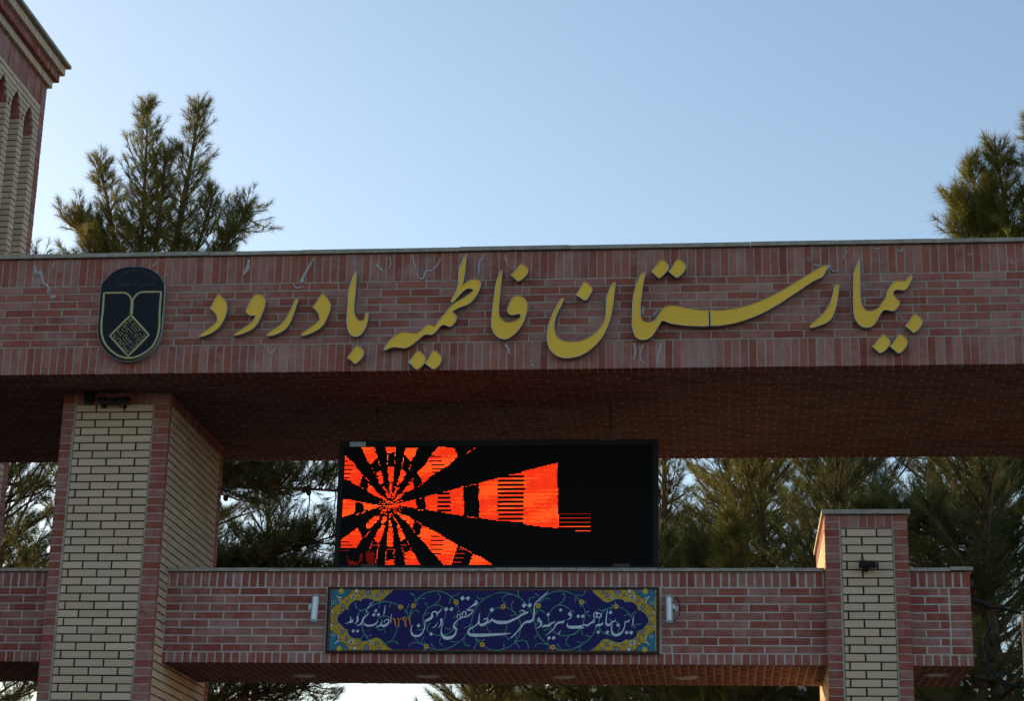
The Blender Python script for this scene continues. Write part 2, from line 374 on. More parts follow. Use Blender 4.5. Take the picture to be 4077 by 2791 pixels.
# ------------------------------------------------------------------ traced outlines, millimetres on their wall planes (x, z[, width])
LETTERS = [('dal_letter',[(1881,7462),(1904,7441),(1929,7414),(1950,7387),(1963,7361),(1970,7330),(1971,7298),(1965,7264),(1957,7229),(1944,7198),(1932,7174),(1920,7150),(1901,7126),(1882,7109),(1857,7090),(1828,7073),(1798,7060),(1766,7050),(1736,7043),(1726,7056),(1740,7073),(1763,7093),(1795,7117),(1827,7141),(1852,7163),(1871,7183),(1881,7202),(1882,7223),(1877,7244),(1862,7267),(1844,7286),(1826,7302),(1809,7316),(1826,7351),(1843,7391),(1863,7431)]),
('waw_letter',[(2252,7451),(2274,7447),(2295,7431),(2310,7411),(2319,7390),(2321,7366),(2320,7335),(2313,7300),(2303,7269),(2293,7241),(2282,7210),(2267,7180),(2252,7152),(2236,7132),(2214,7111),(2185,7093),(2149,7078),(2110,7063),(2074,7054),(2040,7053),(2053,7069),(2075,7089),(2104,7109),(2136,7131),(2168,7153),(2193,7175),(2212,7196),(2225,7215),(2236,7239),(2223,7241),(2203,7239),(2183,7243),(2165,7254),(2151,7271),(2145,7289),(2151,7316),(2166,7351),(2180,7386),(2199,7420),(2217,7442),(2235,7450)]),
('reh_letter',[(2610,7403),(2620,7398),(2624,7389),(2619,7361),(2610,7327),(2601,7292),(2591,7258),(2580,7220),(2570,7189),(2555,7158),(2539,7131),(2524,7110),(2502,7092),(2473,7075),(2437,7058),(2401,7048),(2374,7043),(2353,7044),(2349,7054),(2366,7076),(2388,7097),(2417,7117),(2446,7137),(2471,7158),(2493,7181),(2512,7207),(2530,7238),(2545,7269),(2560,7303),(2572,7334),(2583,7365),(2597,7395)]),
('dal_letter',[(2841,7453),(2867,7427),(2892,7397),(2912,7367),(2922,7339),(2925,7315),(2923,7287),(2916,7260),(2907,7232),(2895,7202),(2883,7174),(2868,7147),(2852,7126),(2833,7108),(2805,7089),(2772,7072),(2740,7057),(2707,7046),(2681,7041),(2664,7048),(2666,7060),(2685,7081),(2714,7102),(2743,7123),(2772,7145),(2797,7165),(2816,7184),(2827,7199),(2824,7220),(2815,7244),(2799,7269),(2781,7290),(2759,7311),(2778,7345),(2799,7383),(2821,7423)]),
('joined_letters',[(3138,7655),(3147,7650),(3149,7620),(3148,7547),(3146,7457),(3142,7384),(3140,7318),(3142,7270),(3149,7237),(3165,7207),(3186,7187),(3206,7181),(3226,7188),(3237,7206),(3244,7236),(3252,7263),(3261,7267),(3271,7261),(3273,7214),(3268,7167),(3258,7125),(3242,7086),(3220,7054),(3198,7035),(3170,7026),(3141,7030),(3117,7046),(3099,7073),(3086,7109),(3077,7157),(3075,7217),(3077,7277),(3080,7337),(3079,7409),(3081,7470),(3088,7509),(3103,7560),(3117,7614)]),
('letter_dot',[(3178,6952),(3200,6940),(3227,6917),(3243,6896),(3248,6867),(3239,6837),(3220,6811),(3198,6788),(3175,6769),(3146,6791),(3120,6815),(3095,6827),(3115,6859),(3144,6904)]),
('joined_letters',[(4146,7801),(4149,7782),(4144,7714),(4139,7638),(4133,7578),(4127,7533),(4119,7501),(4136,7521),(4164,7543),(4193,7558),(4228,7565),(4257,7557),(4279,7538),(4285,7508),(4281,7470),(4264,7433),(4244,7392),(4219,7359),(4192,7329),(4150,7307),(4100,7290),(4058,7268),(4033,7253),(4052,7236),(4074,7212),(4077,7189),(4065,7156),(4044,7126),(4023,7110),(3998,7112),(3973,7124),(3952,7126),(3934,7117),(3914,7091),(3886,7058),(3858,7036),(3823,7038),(3794,7037),(3766,7019),(3732,6986),(3697,6957),(3663,6931),(3621,6913),(3578,6916),(3535,6922),(3492,6919),(3457,6904),(3429,6892),(3421,6898),(3438,6938),(3461,6975),(3495,7015),(3537,7048),(3572,7064),(3608,7069),(3644,7063),(3687,7055),(3722,7060),(3750,7079),(3778,7108),(3805,7130),(3827,7138),(3848,7131),(3874,7120),(3891,7140),(3918,7184),(3952,7221),(3980,7258),(4014,7302),(4052,7339),(4091,7361),(4133,7386),(4175,7416),(4203,7438),(4217,7458),(4188,7468),(4159,7465),(4131,7446),(4104,7417),(4076,7383),(4048,7350),(4026,7332),(4016,7354),(4029,7384),(4050,7425),(4066,7466),(4079,7519),(4078,7564),(4080,7624),(4089,7684),(4109,7737),(4129,7786)]),
('letter_dot',[(3735,6895),(3764,6878),(3794,6849),(3807,6819),(3803,6786),(3783,6749),(3755,6724),(3726,6713),(3698,6736),(3676,6762),(3648,6780),(3674,6817),(3708,6864)]),
('letter_dot',[(3872,6893),(3906,6880),(3936,6850),(3951,6817),(3947,6780),(3928,6748),(3904,6722),(3878,6712),(3847,6734),(3822,6753),(3798,6770),(3823,6808),(3850,6855)]),
('joined_letters',[(4471,7640),(4476,7633),(4474,7582),(4469,7517),(4464,7447),(4459,7382),(4455,7312),(4454,7259),(4457,7221),(4468,7194),(4486,7173),(4507,7156),(4533,7147),(4558,7148),(4589,7155),(4614,7168),(4639,7186),(4650,7205),(4643,7216),(4628,7221),(4613,7216),(4582,7211),(4557,7214),(4539,7228),(4528,7247),(4530,7274),(4542,7311),(4559,7354),(4579,7386),(4599,7399),(4622,7399),(4650,7393),(4676,7376),(4697,7346),(4708,7319),(4708,7282),(4708,7250),(4700,7212),(4688,7170),(4666,7122),(4641,7080),(4611,7043),(4576,7012),(4546,6993),(4516,6985),(4485,6989),(4455,7000),(4429,7022),(4408,7051),(4394,7089),(4387,7126),(4388,7179),(4392,7244),(4397,7303),(4403,7362),(4410,7426),(4417,7491),(4427,7545),(4444,7598),(4458,7631)]),
('letter_dot',[(4644,7706),(4675,7689),(4699,7662),(4710,7632),(4705,7605),(4690,7581),(4668,7557),(4642,7538),(4622,7529),(4606,7537),(4586,7558),(4552,7590),(4574,7618),(4604,7658)]),
('noon_letter',[(5488,7515),(5495,7507),(5492,7458),(5485,7396),(5479,7338),(5473,7282),(5463,7230),(5455,7183),(5441,7132),(5424,7086),(5405,7040),(5376,6989),(5342,6943),(5303,6903),(5260,6865),(5211,6835),(5162,6815),(5114,6805),(5065,6801),(5026,6806),(4991,6817),(4957,6838),(4927,6869),(4904,6908),(4891,6954),(4888,7011),(4892,7073),(4903,7129),(4920,7181),(4939,7233),(4960,7279),(4984,7325),(5006,7361),(5021,7370),(5034,7364),(5033,7340),(5017,7304),(4997,7263),(4978,7222),(4964,7180),(4955,7139),(4952,7093),(4958,7051),(4974,7015),(4994,6994),(5023,6973),(5063,6962),(5107,6958),(5161,6960),(5210,6973),(5258,6996),(5297,7023),(5336,7059),(5370,7102),(5394,7143),(5406,7179),(5410,7231),(5411,7282),(5413,7345),(5420,7391),(5437,7438),(5456,7479),(5476,7510)]),
('letter_dot',[(5217,7523),(5239,7512),(5264,7488),(5284,7461),(5289,7438),(5279,7409),(5260,7376),(5241,7347),(5218,7337),(5196,7353),(5171,7372),(5139,7391),(5156,7422),(5185,7471),(5204,7510)]),
('joined_letters',[(5751,7607),(5758,7602),(5758,7574),(5751,7536),(5741,7475),(5732,7410),(5723,7338),(5718,7273),(5719,7218),(5723,7174),(5736,7150),(5754,7136),(5780,7132),(5811,7135),(5836,7148),(5857,7167),(5878,7199),(5898,7237),(5924,7264),(5950,7280),(5976,7285),(6012,7282),(6058,7276),(6110,7264),(6166,7252),(6228,7240),(6279,7237),(6318,7238),(6320,7084),(6268,7081),(6211,7083),(6150,7087),(6088,7093),(6032,7102),(5980,7113),(5944,7128),(5914,7138),(5903,7136),(5893,7117),(5872,7080),(5847,7037),(5821,6999),(5795,6978),(5769,6966),(5738,6963),(5708,6967),(5682,6982),(5664,7007),(5651,7045),(5641,7094),(5640,7148),(5643,7203),(5644,7274),(5648,7340),(5658,7405),(5671,7460),(5689,7515),(5709,7564),(5730,7594)]),
('letter_dot',[(5905,7721),(5925,7710),(5951,7685),(5968,7657),(5967,7626),(5951,7599),(5925,7572),(5904,7550),(5884,7538),(5870,7545),(5842,7573),(5812,7604),(5842,7645),(5873,7689)]),
('letter_dot',[(6050,7723),(6076,7710),(6102,7687),(6120,7657),(6120,7629),(6106,7602),(6086,7574),(6060,7550),(6039,7539),(6023,7548),(5995,7573),(5964,7601),(5993,7639),(6024,7692)]),
('seen_letter',[(6332,7237),(6401,7234),(6479,7238),(6558,7250),(6636,7268),(6714,7292),(6793,7324),(6872,7361),(6950,7404),(7029,7450),(7108,7502),(7188,7551),(7240,7583),(7293,7616),(7335,7637),(7366,7641),(7370,7634),(7360,7601),(7344,7562),(7317,7523),(7275,7505),(7233,7483),(7180,7448),(7106,7396),(7027,7342),(6948,7288),(6869,7240),(6791,7197),(6712,7162),(6634,7133),(6556,7109),(6478,7094),(6399,7085),(6332,7084)]),
('reh_letter',[(7451,7463),(7462,7457),(7463,7438),(7457,7382),(7446,7316),(7433,7250),(7416,7196),(7397,7152),(7370,7117),(7331,7092),(7284,7074),(7238,7058),(7201,7053),(7199,7070),(7218,7100),(7250,7127),(7286,7159),(7318,7191),(7350,7235),(7372,7273),(7391,7317),(7406,7367),(7417,7416),(7434,7458)]),
('joined_letters',[(7643,7689),(7650,7678),(7649,7613),(7648,7520),(7646,7427),(7645,7335),(7650,7286),(7663,7249),(7685,7218),(7714,7208),(7745,7211),(7771,7219),(7801,7240),(7825,7277),(7861,7325),(7874,7368),(7893,7411),(7917,7451),(7947,7477),(7976,7485),(8010,7484),(8038,7481),(8053,7498),(8069,7519),(8085,7536),(8098,7531),(8098,7506),(8087,7476),(8071,7442),(8053,7411),(8032,7393),(8012,7389),(7984,7394),(7952,7395),(7934,7379),(7927,7358),(7947,7330),(7969,7305),(7981,7284),(7978,7259),(7963,7232),(7942,7208),(7922,7199),(7896,7202),(7868,7210),(7842,7208),(7822,7185),(7803,7155),(7785,7118),(7761,7082),(7731,7058),(7703,7049),(7668,7052),(7646,7059),(7618,7084),(7596,7121),(7585,7158),(7579,7207),(7580,7281),(7583,7367),(7587,7459),(7591,7540),(7598,7571),(7618,7626)]),
('letter_dot',[(8105,7176),(8134,7159),(8159,7131),(8170,7101),(8165,7073),(8144,7040),(8120,7013),(8088,6995),(8061,7023),(8019,7059),(8046,7096),(8080,7144)]),
('letter_dot',[(7967,6991),(7996,6978),(8024,6951),(8035,6917),(8030,6890),(8009,6854),(7979,6821),(7951,6810),(7928,6831),(7882,6874),(7908,6907),(7938,6952)]),
('letter_dot',[(7825,6993),(7854,6974),(7878,6944),(7888,6913),(7882,6892),(7861,6859),(7832,6832),(7796,6813),(7770,6836),(7731,6877),(7761,6912),(7797,6960)])]
WIRES = [[(3183,7020),(3175,6996),(3169,6972)],[(5134,7411),(5130,7380),(5130,7351),(5113,7343),(5029,7342)],[(7956,7224),(7980,7178),(8002,7147),(8035,7116)],[(8021,7055),(8000,7034),(7985,7010)],[(4658,7534),(4655,7486),(4649,7415)]]
EMB_OUT = [(779,7553),(794,7583),(821,7616),(848,7649),(884,7683),(928,7707),(979,7722),(1031,7728),(1093,7728),(1143,7724),(1196,7713),(1243,7693),(1292,7660),(1331,7618),(1356,7580),(1371,7543),(1377,7439),(1377,7355),(1377,7261),(1377,7192),(1377,7122),(1369,7053),(1350,6994),(1320,6943),(1283,6902),(1232,6865),(1180,6838),(1134,6823),(1087,6819),(1032,6826),(977,6844),(920,6876),(872,6918),(838,6960),(810,7008),(792,7061),(782,7113),(780,7165),(780,7225),(780,7287),(777,7381),(777,7482),(777,7532)]
EMB_STR = [[(1081,7400,20),(1070,7417,20),(1055,7440,20),(1033,7461,20),(1006,7473,20),(977,7476,20),(902,7476,20),(810,7475,20),(812,7380,20),(814,7280,20),(810,7252,21),(811,7182,21),(816,7113,21),(831,7050,21),(860,6990,21),(897,6945,21),(945,6903,21),(995,6871,21),(1047,6853,21),(1088,6848,21),(1141,6852,21),(1194,6871,21),(1249,6903,21),(1293,6943,21),(1323,6991,21),(1345,7053,21),(1353,7122,21),(1352,7209,21),(1346,7305,20),(1346,7479,20),(1260,7479,20),(1179,7479,20),(1143,7471,20),(1119,7454,20),(1101,7433,20),(1087,7406,20)],[(1079,7417,30),(1083,7343,30),(1083,7276,30),(1082,7265,31)],[(1080,7258,22),(1263,7066,22),(1086,6865,22),(901,7062,22),(1080,7258,22)]]
EMB_KU = [[(1082,7187,9),(1064,7206,9),(1082,7224,9),(1101,7204,9)],[(1072,7213,9),(1087,7197,9)],[(1018,7149,9),(1033,7166,9),(1052,7149,9),(1036,7131,9),(1018,7149,9)],[(1033,7166,9),(1048,7189,9),(1067,7172,9)],[(1002,7133,9),(1036,7096,9)],[(969,7098,9),(1001,7061,9),(1018,7078,9),(1002,7096,9),(989,7082,9)],[(969,7098,9),(986,7115,9)],[(950,7079,9),(937,7062,9),(955,7043,9),(971,7062,9)],[(969,7024,9),(984,7043,9),(1006,7021,9),(991,7004,9),(1020,6973,9),(1036,6990,9),(1017,7007,9),(1000,6994,9)],[(1036,6990,9),(1053,6971,9),(1035,6952,9),(1084,6899,9),(1101,6918,9)],[(1069,6950,9),(1055,6934,9)],[(1086,6932,9),(1072,6917,9)],[(1020,7042,9),(1083,6970,9)],[(1033,7061,9),(1100,6989,9),(1117,7010,9)],[(1033,7061,9),(1051,7078,9),(1067,7060,9),(1053,7043,9)],[(1082,7039,9),(1070,7024,9)],[(1099,7022,9),(1087,7007,9)],[(1065,7092,9),(1048,7113,9),(1065,7132,9),(1115,7077,9)],[(1084,7151,9),(1132,7098,9),(1149,7115,9),(1099,7168,9),(1115,7185,9),(1174,7121,9),(1160,7104,9)],[(1174,7121,9),(1194,7100,9)],[(1128,7061,9),(1145,7080,9),(1165,7066,9),(1148,7044,9),(1128,7061,9)],[(1177,7080,9),(1212,7043,9),(1229,7063,9),(1213,7079,9)],[(1161,7025,9),(1179,7042,9),(1197,7026,9),(1178,7007,9),(1161,7025,9)],[(1161,7025,9),(1146,7004,9),(1161,6987,9),(1115,6935,9),(1098,6951,9),(1129,6987,9)],[(1078,7081,9),(1083,7081,9)],[(1095,7062,9),(1099,7062,9)],[(1111,7044,9),(1116,7044,9)],[(1128,7027,9),(1133,7027,9)]]
CALIG = [[(2997,4606,2),(3023,4611,8),(3043,4623,16),(3050,4647,10),(3045,4675,3)],[(3043,4621,20),(3063,4623,16),(3072,4647,3)],[(3106,4677,2),(3111,4661,19),(3112,4635,20),(3100,4615,10),(3087,4601,2)],[(3253,4807,4),(3223,4773,9),(3196,4744,8),(3187,4726,6),(3202,4712,6),(3205,4692,9),(3183,4672,12),(3164,4651,16),(3160,4631,18),(3149,4607,18),(3130,4593,11),(3104,4586,3)],[(3228,4805,3),(3211,4783,3)],[(3173,4615,4),(3178,4599,14),(3203,4589,20),(3235,4587,19),(3267,4597,16),(3291,4615,9),(3305,4627,3)],[(3401,4642,10),(3375,4644,8),(3359,4630,6),(3358,4612,6)],[(3400,4640,10),(3393,4612,16),(3373,4591,26),(3349,4585,24),(3328,4593,16),(3332,4615,8),(3335,4642,3)],[(3328,4593,14),(3309,4583,12),(3281,4571,3)],[(3362,4773,2),(3358,4745,9),(3354,4708,10),(3349,4676,2)],[(3422,4698,2),(3419,4664,9),(3417,4628,8),(3413,4598,2)],[(3620,4600,2),(3607,4568,9),(3609,4532,14),(3624,4504,20),(3653,4494,22),(3685,4500,20),(3708,4520,14),(3723,4552,9),(3730,4588,8),(3733,4617,8),(3732,4637,10)],[(3732,4637,8),(3748,4637,20),(3764,4645,24),(3784,4657,24),(3794,4673,24),(3791,4695,12),(3802,4713,11),(3826,4721,10)],[(3806,4715,10),(3831,4713,18),(3839,4685,6),(3835,4663,2)],[(3839,4689,6),(3851,4709,13),(3867,4725,11),(3882,4746,3)],[(3876,4657,3),(3879,4641,23),(3882,4617,18),(3871,4589,10),(3849,4569,2)],[(3846,4617,3),(3836,4597,8),(3821,4579,11),(3795,4569,3)],[(4188,4819,12),(4195,4798,28),(4179,4782,28),(4163,4772,14),(4144,4760,10),(4124,4742,7),(4114,4730,7)],[(4110,4734,14),(4128,4730,14),(4152,4731,11),(4170,4732,6)],[(4168,4734,4),(4157,4710,10),(4134,4686,12),(4102,4670,11),(4066,4664,12),(4042,4647,10),(4022,4633,10),(4007,4617,12),(3994,4589,14),(4002,4569,23),(4017,4561,20),(4017,4537,14),(4006,4509,18),(3979,4485,26),(3943,4477,34),(3914,4481,31),(3894,4501,22),(3883,4525,12),(3882,4557,7),(3891,4589,6),(3906,4623,2)],[(4071,4682,10),(4069,4702,10),(4080,4716,10),(4097,4716,10),(4103,4698,10),(4094,4678,9)],[(4026,4657,9),(4021,4677,8),(4035,4690,10),(4051,4686,9),(4052,4665,8),(4042,4647,8)],[(4229,4710,2),(4224,4678,10),(4221,4638,13),(4212,4610,12),(4188,4586,10),(4157,4570,13),(4133,4550,14),(4130,4526,20),(4146,4508,26),(4195,4504,30),(4255,4504,30),(4315,4506,26),(4394,4511,23),(4454,4516,18),(4512,4523,3)],[(4219,4638,12),(4228,4606,18),(4248,4596,26),(4276,4606,24),(4292,4622,18),(4307,4642,13),(4295,4653,12),(4275,4652,11),(4261,4640,5)],[(4288,4618,18),(4312,4618,12),(4331,4638,14),(4341,4660,5)],[(4333,4648,8),(4351,4638,20),(4388,4622,30),(4424,4620,32),(4477,4622,27),(4524,4641,21),(4568,4661,18),(4601,4683,18),(4631,4699,20),(4655,4709,20),(4671,4720,3)],[(4632,4697,24),(4636,4717,18),(4615,4729,11),(4599,4727,7),(4587,4717,3)],[(4847,4908,2),(4828,4884,12),(4792,4854,12),(4761,4825,11),(4733,4795,10),(4722,4767,10),(4721,4735,14),(4719,4695,14),(4714,4659,15),(4700,4637,24),(4677,4627,25),(4653,4625,22),(4625,4607,17),(4602,4575,16),(4578,4543,14),(4551,4515,12),(4524,4487,9),(4504,4471,2)],[(4767,4667,6),(4763,4643,35),(4780,4631,20),(4787,4603,18),(4769,4579,11),(4733,4563,2)],[(4913,4640,2),(4904,4620,11),(4880,4616,14),(4864,4600,18),(4841,4590,25),(4817,4591,21),(4805,4583,14),(4797,4572,3)],[(4996,4644,2),(4983,4624,21),(4951,4622,20),(4924,4606,15),(4908,4580,13),(4889,4552,11),(4861,4528,8),(4822,4498,2)],[(4964,4554,3),(4953,4532,9),(4943,4510,10)],[(5046,4720,8),(5041,4700,32),(5036,4684,24)],[(5056,4704,14),(5054,4680,14),(5046,4660,10),(5017,4640,2)],[(5023,4616,4),(5023,4592,14),(5039,4580,26),(5075,4578,28),(5115,4580,28),(5161,4582,27),(5166,4584,25)],[(5071,4580,26),(5110,4578,26),(5142,4586,22),(5166,4596,14),(5177,4606,8)],[(5175,4604,6),(5189,4596,16),(5207,4596,16),(5225,4612,13),(5245,4624,21),(5260,4628,21),(5260,4642,16),(5247,4640,6),(5268,4660,6)],[(5258,4684,10),(5260,4700,10),(5273,4707,10),(5286,4700,9),(5287,4684,8),(5276,4672,10),(5262,4674,10),(5258,4684,10)],[(5288,4684,9),(5292,4700,10),(5307,4705,10),(5323,4694,11),(5322,4674,12),(5304,4665,11),(5290,4672,10),(5288,4684,9)],[(5274,4721,5),(5284,4710,14),(5307,4704,10)],[(5198,4718,6),(5218,4721,4)],[(5344,4627,2),(5332,4607,17),(5308,4599,22),(5288,4596,17),(5271,4585,3)],[(5383,4744,2),(5377,4712,9),(5371,4661,10),(5369,4621,13),(5379,4601,22),(5399,4600,22),(5411,4613,13),(5423,4627,11),(5439,4629,13),(5448,4637,10),(5454,4654,2)],[(5429,4617,2),(5419,4581,10),(5421,4542,16),(5435,4518,24),(5459,4508,26),(5490,4518,22),(5514,4538,16),(5530,4570,9),(5537,4601,8),(5539,4625,9),(5545,4629,13),(5565,4629,13),(5575,4641,9),(5581,4655,2)],[(5619,4689,2),(5612,4649,10),(5605,4610,9),(5598,4582,2)]]
DIAM = [(3276,4723,17),(3259,4686,18),(3302,4689,18),(3077,4538,17),(3117,4537,17),(3673,4589,18),(3790,4513,18),(4067,4839,23),(4116,4839,21),(3921,4739,22),(3969,4740,21),(4337,4734,23),(4628,4775,24),(4680,4776,23),(4960,4734,18),(4847,4693,18),(4859,4481,18),(4900,4481,19),(5119,4677,18),(5160,4678,18),(5410,4711,18),(5476,4599,18),(5300,4535,19),(5381,4534,19),(5554,4532,19),(5594,4531,20)]
DIGITS = [[(3435,4654,12),(3448,4648,14),(3459,4616,14),(3467,4578,6)],[(3474,4656,10),(3491,4640,11),(3492,4612,11),(3495,4578,5)],[(3491,4636,8),(3503,4646,6),(3512,4660,10)],[(3554,4668,10),(3536,4662,11),(3527,4644,11),(3541,4634,9),(3553,4644,11)],[(3554,4668,11),(3552,4628,12),(3551,4600,15),(3564,4576,6)],[(3565,4655,10),(3589,4649,11)],[(3589,4660,12),(3594,4616,12),(3602,4582,4)]]
VINES = [[(3500,4765,4),(3426,4797,4),(3364,4809,4),(3316,4803,4),(3264,4781,4),(3216,4752,4),(3168,4732,4),(3132,4728,4),(3103,4744,4),(3087,4768,4),(3084,4797,4)],[(3168,4728,4),(3124,4712,4),(3115,4683,4)],[(3189,4716,4),(3171,4676,4),(3157,4627,4),(3157,4575,4),(3173,4523,4),(3221,4459,4)],[(3178,4515,4),(3211,4491,4),(3243,4499,4)],[(3178,4511,4),(3167,4490,4),(3149,4474,4)],[(3534,4737,4),(3563,4701,4),(3581,4660,4)],[(3606,4745,4),(3592,4701,4),(3589,4664,4)],[(3490,4600,4),(3476,4552,4),(3458,4495,4),(3431,4455,4),(3384,4427,4)],[(3424,4439,4),(3460,4447,4),(3485,4428,4)],[(3407,4660,4),(3370,4676,4),(3329,4672,4),(3302,4652,4),(3287,4611,4),(3293,4571,4),(3322,4547,4),(3358,4555,4),(3376,4523,4)],[(3430,4795,4),(3410,4793,4),(3403,4765,4)],[(3320,4801,4),(3308,4785,4),(3305,4757,4)],[(3581,4664,4),(3558,4733,4),(3580,4785,4)],[(3630,4798,4),(3664,4842,4),(3720,4883,4),(3784,4901,4),(3849,4905,4),(3906,4889,4),(3955,4861,4),(4001,4818,4)],[(3590,4668,4),(3600,4717,4),(3607,4749,4)],[(3590,4668,4),(3612,4709,4),(3644,4733,4),(3665,4717,4)],[(3796,4770,4),(3757,4749,4),(3726,4709,4),(3711,4661,4),(3717,4608,4),(3739,4564,4),(3772,4532,4),(3813,4509,4),(3870,4501,4),(3918,4505,4),(3957,4525,4),(3993,4557,4),(4019,4597,4),(4030,4637,4)],[(3796,4770,4),(3844,4806,4),(3863,4850,4),(3849,4881,4),(3829,4879,4)],[(3804,4774,4),(3853,4776,4),(3894,4750,4),(3917,4709,4),(3913,4665,4),(3889,4637,4)],[(4018,4778,4),(4036,4734,4),(4061,4690,4)],[(4034,4734,4),(4021,4694,4),(3989,4661,4)],[(3641,4480,4),(3687,4432,4),(3736,4409,4)],[(3769,4389,4),(3801,4383,4),(3866,4371,4),(3930,4381,4),(3993,4406,4),(4048,4442,4),(4095,4490,4),(4125,4546,4),(4148,4606,4),(4162,4670,4),(4184,4734,4),(4223,4790,4),(4278,4839,4),(4334,4871,4),(4384,4885,4)],[(4156,4614,4),(4169,4558,4),(4191,4486,4),(4236,4434,4)],[(4277,4399,4),(4330,4375,4),(4396,4367,4)],[(4201,4863,4),(4214,4835,4),(4254,4835,4)],[(4353,4750,4),(4322,4710,4),(4295,4662,4)],[(4288,4598,4),(4305,4554,4),(4330,4522,4)],[(4095,4490,4),(4090,4446,4),(4109,4410,4),(4133,4410,4)],[(3587,4400,4),(3615,4428,4),(3655,4436,4),(3695,4424,4)],[(3633,4806,4),(3627,4858,4),(3594,4882,4)],[(3641,4810,4),(3681,4838,4),(3717,4836,4)],[(3955,4861,4),(3996,4863,4),(4043,4891,4)],[(3953,4861,4),(3958,4826,4),(3947,4794,4)],[(4199,4474,4),(4205,4426,4),(4178,4382,4)],[(4208,4470,4),(4236,4454,4),(4276,4460,4)],[(4048,4442,4),(4008,4441,4),(3976,4449,4)],[(3743,4564,4),(3719,4556,4),(3679,4550,4)],[(3882,4481,4),(3868,4441,4),(3893,4411,4)],[(3724,4409,4),(3706,4448,4),(3725,4482,4)],[(3833,4381,4),(3817,4397,4),(3800,4417,4)],[(3723,4677,4),(3734,4697,4),(3750,4701,4)],[(3972,4565,4),(3952,4557,4),(3924,4563,4)],[(4155,4622,4),(4132,4586,4),(4096,4573,4)],[(3745,4749,4),(3748,4773,4),(3735,4786,4)],[(3760,4544,4),(3750,4580,4),(3774,4605,4)],[(4339,4873,4),(4387,4889,4),(4439,4895,4),(4507,4881,4),(4572,4855,4),(4621,4815,4),(4662,4771,4),(4695,4723,4),(4707,4687,4)],[(4524,4875,4),(4467,4871,4),(4436,4847,4),(4433,4815,4),(4449,4805,4)],[(4358,4742,4),(4402,4759,4)],[(4462,4761,4),(4510,4739,4),(4555,4699,4),(4584,4655,4),(4601,4599,4),(4595,4527,4),(4572,4471,4),(4529,4420,4),(4470,4388,4),(4403,4369,4),(4351,4369,4)],[(4522,4743,4),(4512,4779,4),(4529,4807,4)],[(4750,4755,4),(4731,4703,4),(4724,4647,4),(4733,4591,4),(4750,4536,4),(4779,4488,4),(4827,4437,4),(4871,4405,4)],[(4915,4385,4),(4971,4372,4),(5034,4374,4),(5097,4394,4),(5162,4430,4)],[(4769,4799,4),(4801,4844,4),(4852,4880,4),(4916,4902,4),(4980,4906,4),(5044,4890,4),(5092,4860,4),(5136,4820,4)],[(4863,4711,4),(4890,4751,4),(4933,4776,4),(4981,4776,4),(5029,4748,4),(5082,4716,4)],[(4933,4776,4),(4977,4812,4),(4998,4856,4),(4988,4884,4),(4968,4878,4)],[(4851,4687,4),(4852,4639,4),(4864,4588,4),(4897,4540,4),(4945,4512,4),(5005,4501,4),(5064,4513,4),(5111,4541,4),(5139,4572,4)],[(4723,4679,4),(4751,4715,4),(4786,4733,4),(4805,4715,4)],[(5040,4501,4),(5013,4461,4),(5014,4425,4),(5033,4414,4)],[(4525,4420,4),(4572,4448,4),(4628,4460,4),(4664,4436,4),(4677,4384,4)],[(4728,4397,4),(4748,4424,4),(4787,4432,4),(4839,4425,4)],[(4580,4855,4),(4572,4875,4),(4575,4896,4)],[(4673,4799,4),(4677,4839,4),(4724,4853,4)],[(4771,4807,4),(4769,4847,4),(4728,4886,4)],[(4789,4819,4),(4813,4835,4),(4857,4838,4)],[(5080,4872,4),(5092,4836,4),(5087,4796,4)],[(4580,4675,4),(4551,4691,4),(4512,4683,4)],[(4580,4675,4),(4595,4703,4),(4615,4703,4)],[(4469,4606,4),(4474,4575,4),(4459,4527,4)],[(4436,4503,4),(4472,4495,4),(4492,4467,4)],[(4541,4428,4),(4573,4424,4),(4589,4400,4)],[(4438,4380,4),(4454,4399,4),(4453,4419,4)],[(4548,4443,4),(4560,4479,4),(4551,4519,4)],[(4770,4496,4),(4746,4508,4),(4731,4488,4)],[(4859,4413,4),(4847,4449,4),(4858,4472,4)],[(4971,4382,4),(4954,4401,4),(4942,4417,4)],[(4877,4548,4),(4849,4560,4),(4817,4550,4)],[(4737,4579,4),(4745,4607,4),(4764,4619,4)],[(5156,4784,4),(5176,4736,4),(5200,4700,4),(5220,4680,4)],[(5176,4736,4),(5179,4680,4),(5162,4608,4)],[(5438,4764,4),(5386,4748,4),(5347,4724,4),(5319,4688,4),(5308,4641,4),(5304,4593,4),(5324,4549,4),(5364,4518,4),(5427,4506,4)],[(5478,4764,4),(5525,4745,4),(5573,4705,4),(5600,4665,4),(5616,4610,4),(5620,4566,4)],[(5291,4744,4),(5327,4730,4),(5371,4742,4)],[(5285,4585,4),(5261,4533,4),(5230,4486,4),(5183,4442,4),(5124,4402,4),(5073,4382,4)],[(5395,4657,4),(5415,4637,4),(5450,4633,4),(5482,4613,4),(5490,4577,4),(5475,4530,4)],[(5067,4880,4),(5128,4828,4)],[(5075,4874,4),(5127,4866,4),(5167,4876,4),(5179,4900,4)],[(5083,4868,4),(5096,4832,4),(5086,4796,4)],[(5600,4665,4),(5573,4693,4),(5533,4687,4)],[(5602,4681,4),(5608,4705,4),(5632,4711,4)],[(5620,4574,4),(5640,4606,4),(5676,4608,4)],[(5183,4442,4),(5151,4442,4),(5116,4448,4)],[(5230,4493,4),(5218,4497,4),(5204,4503,4)],[(5140,4406,4),(5136,4390,4),(5138,4371,4)],[(5146,4569,4),(5150,4545,4),(5156,4521,4)],[(5142,4569,4),(5103,4525,4),(5071,4513,4)],[(5426,4760,4),(5406,4736,4),(5399,4720,4)]]
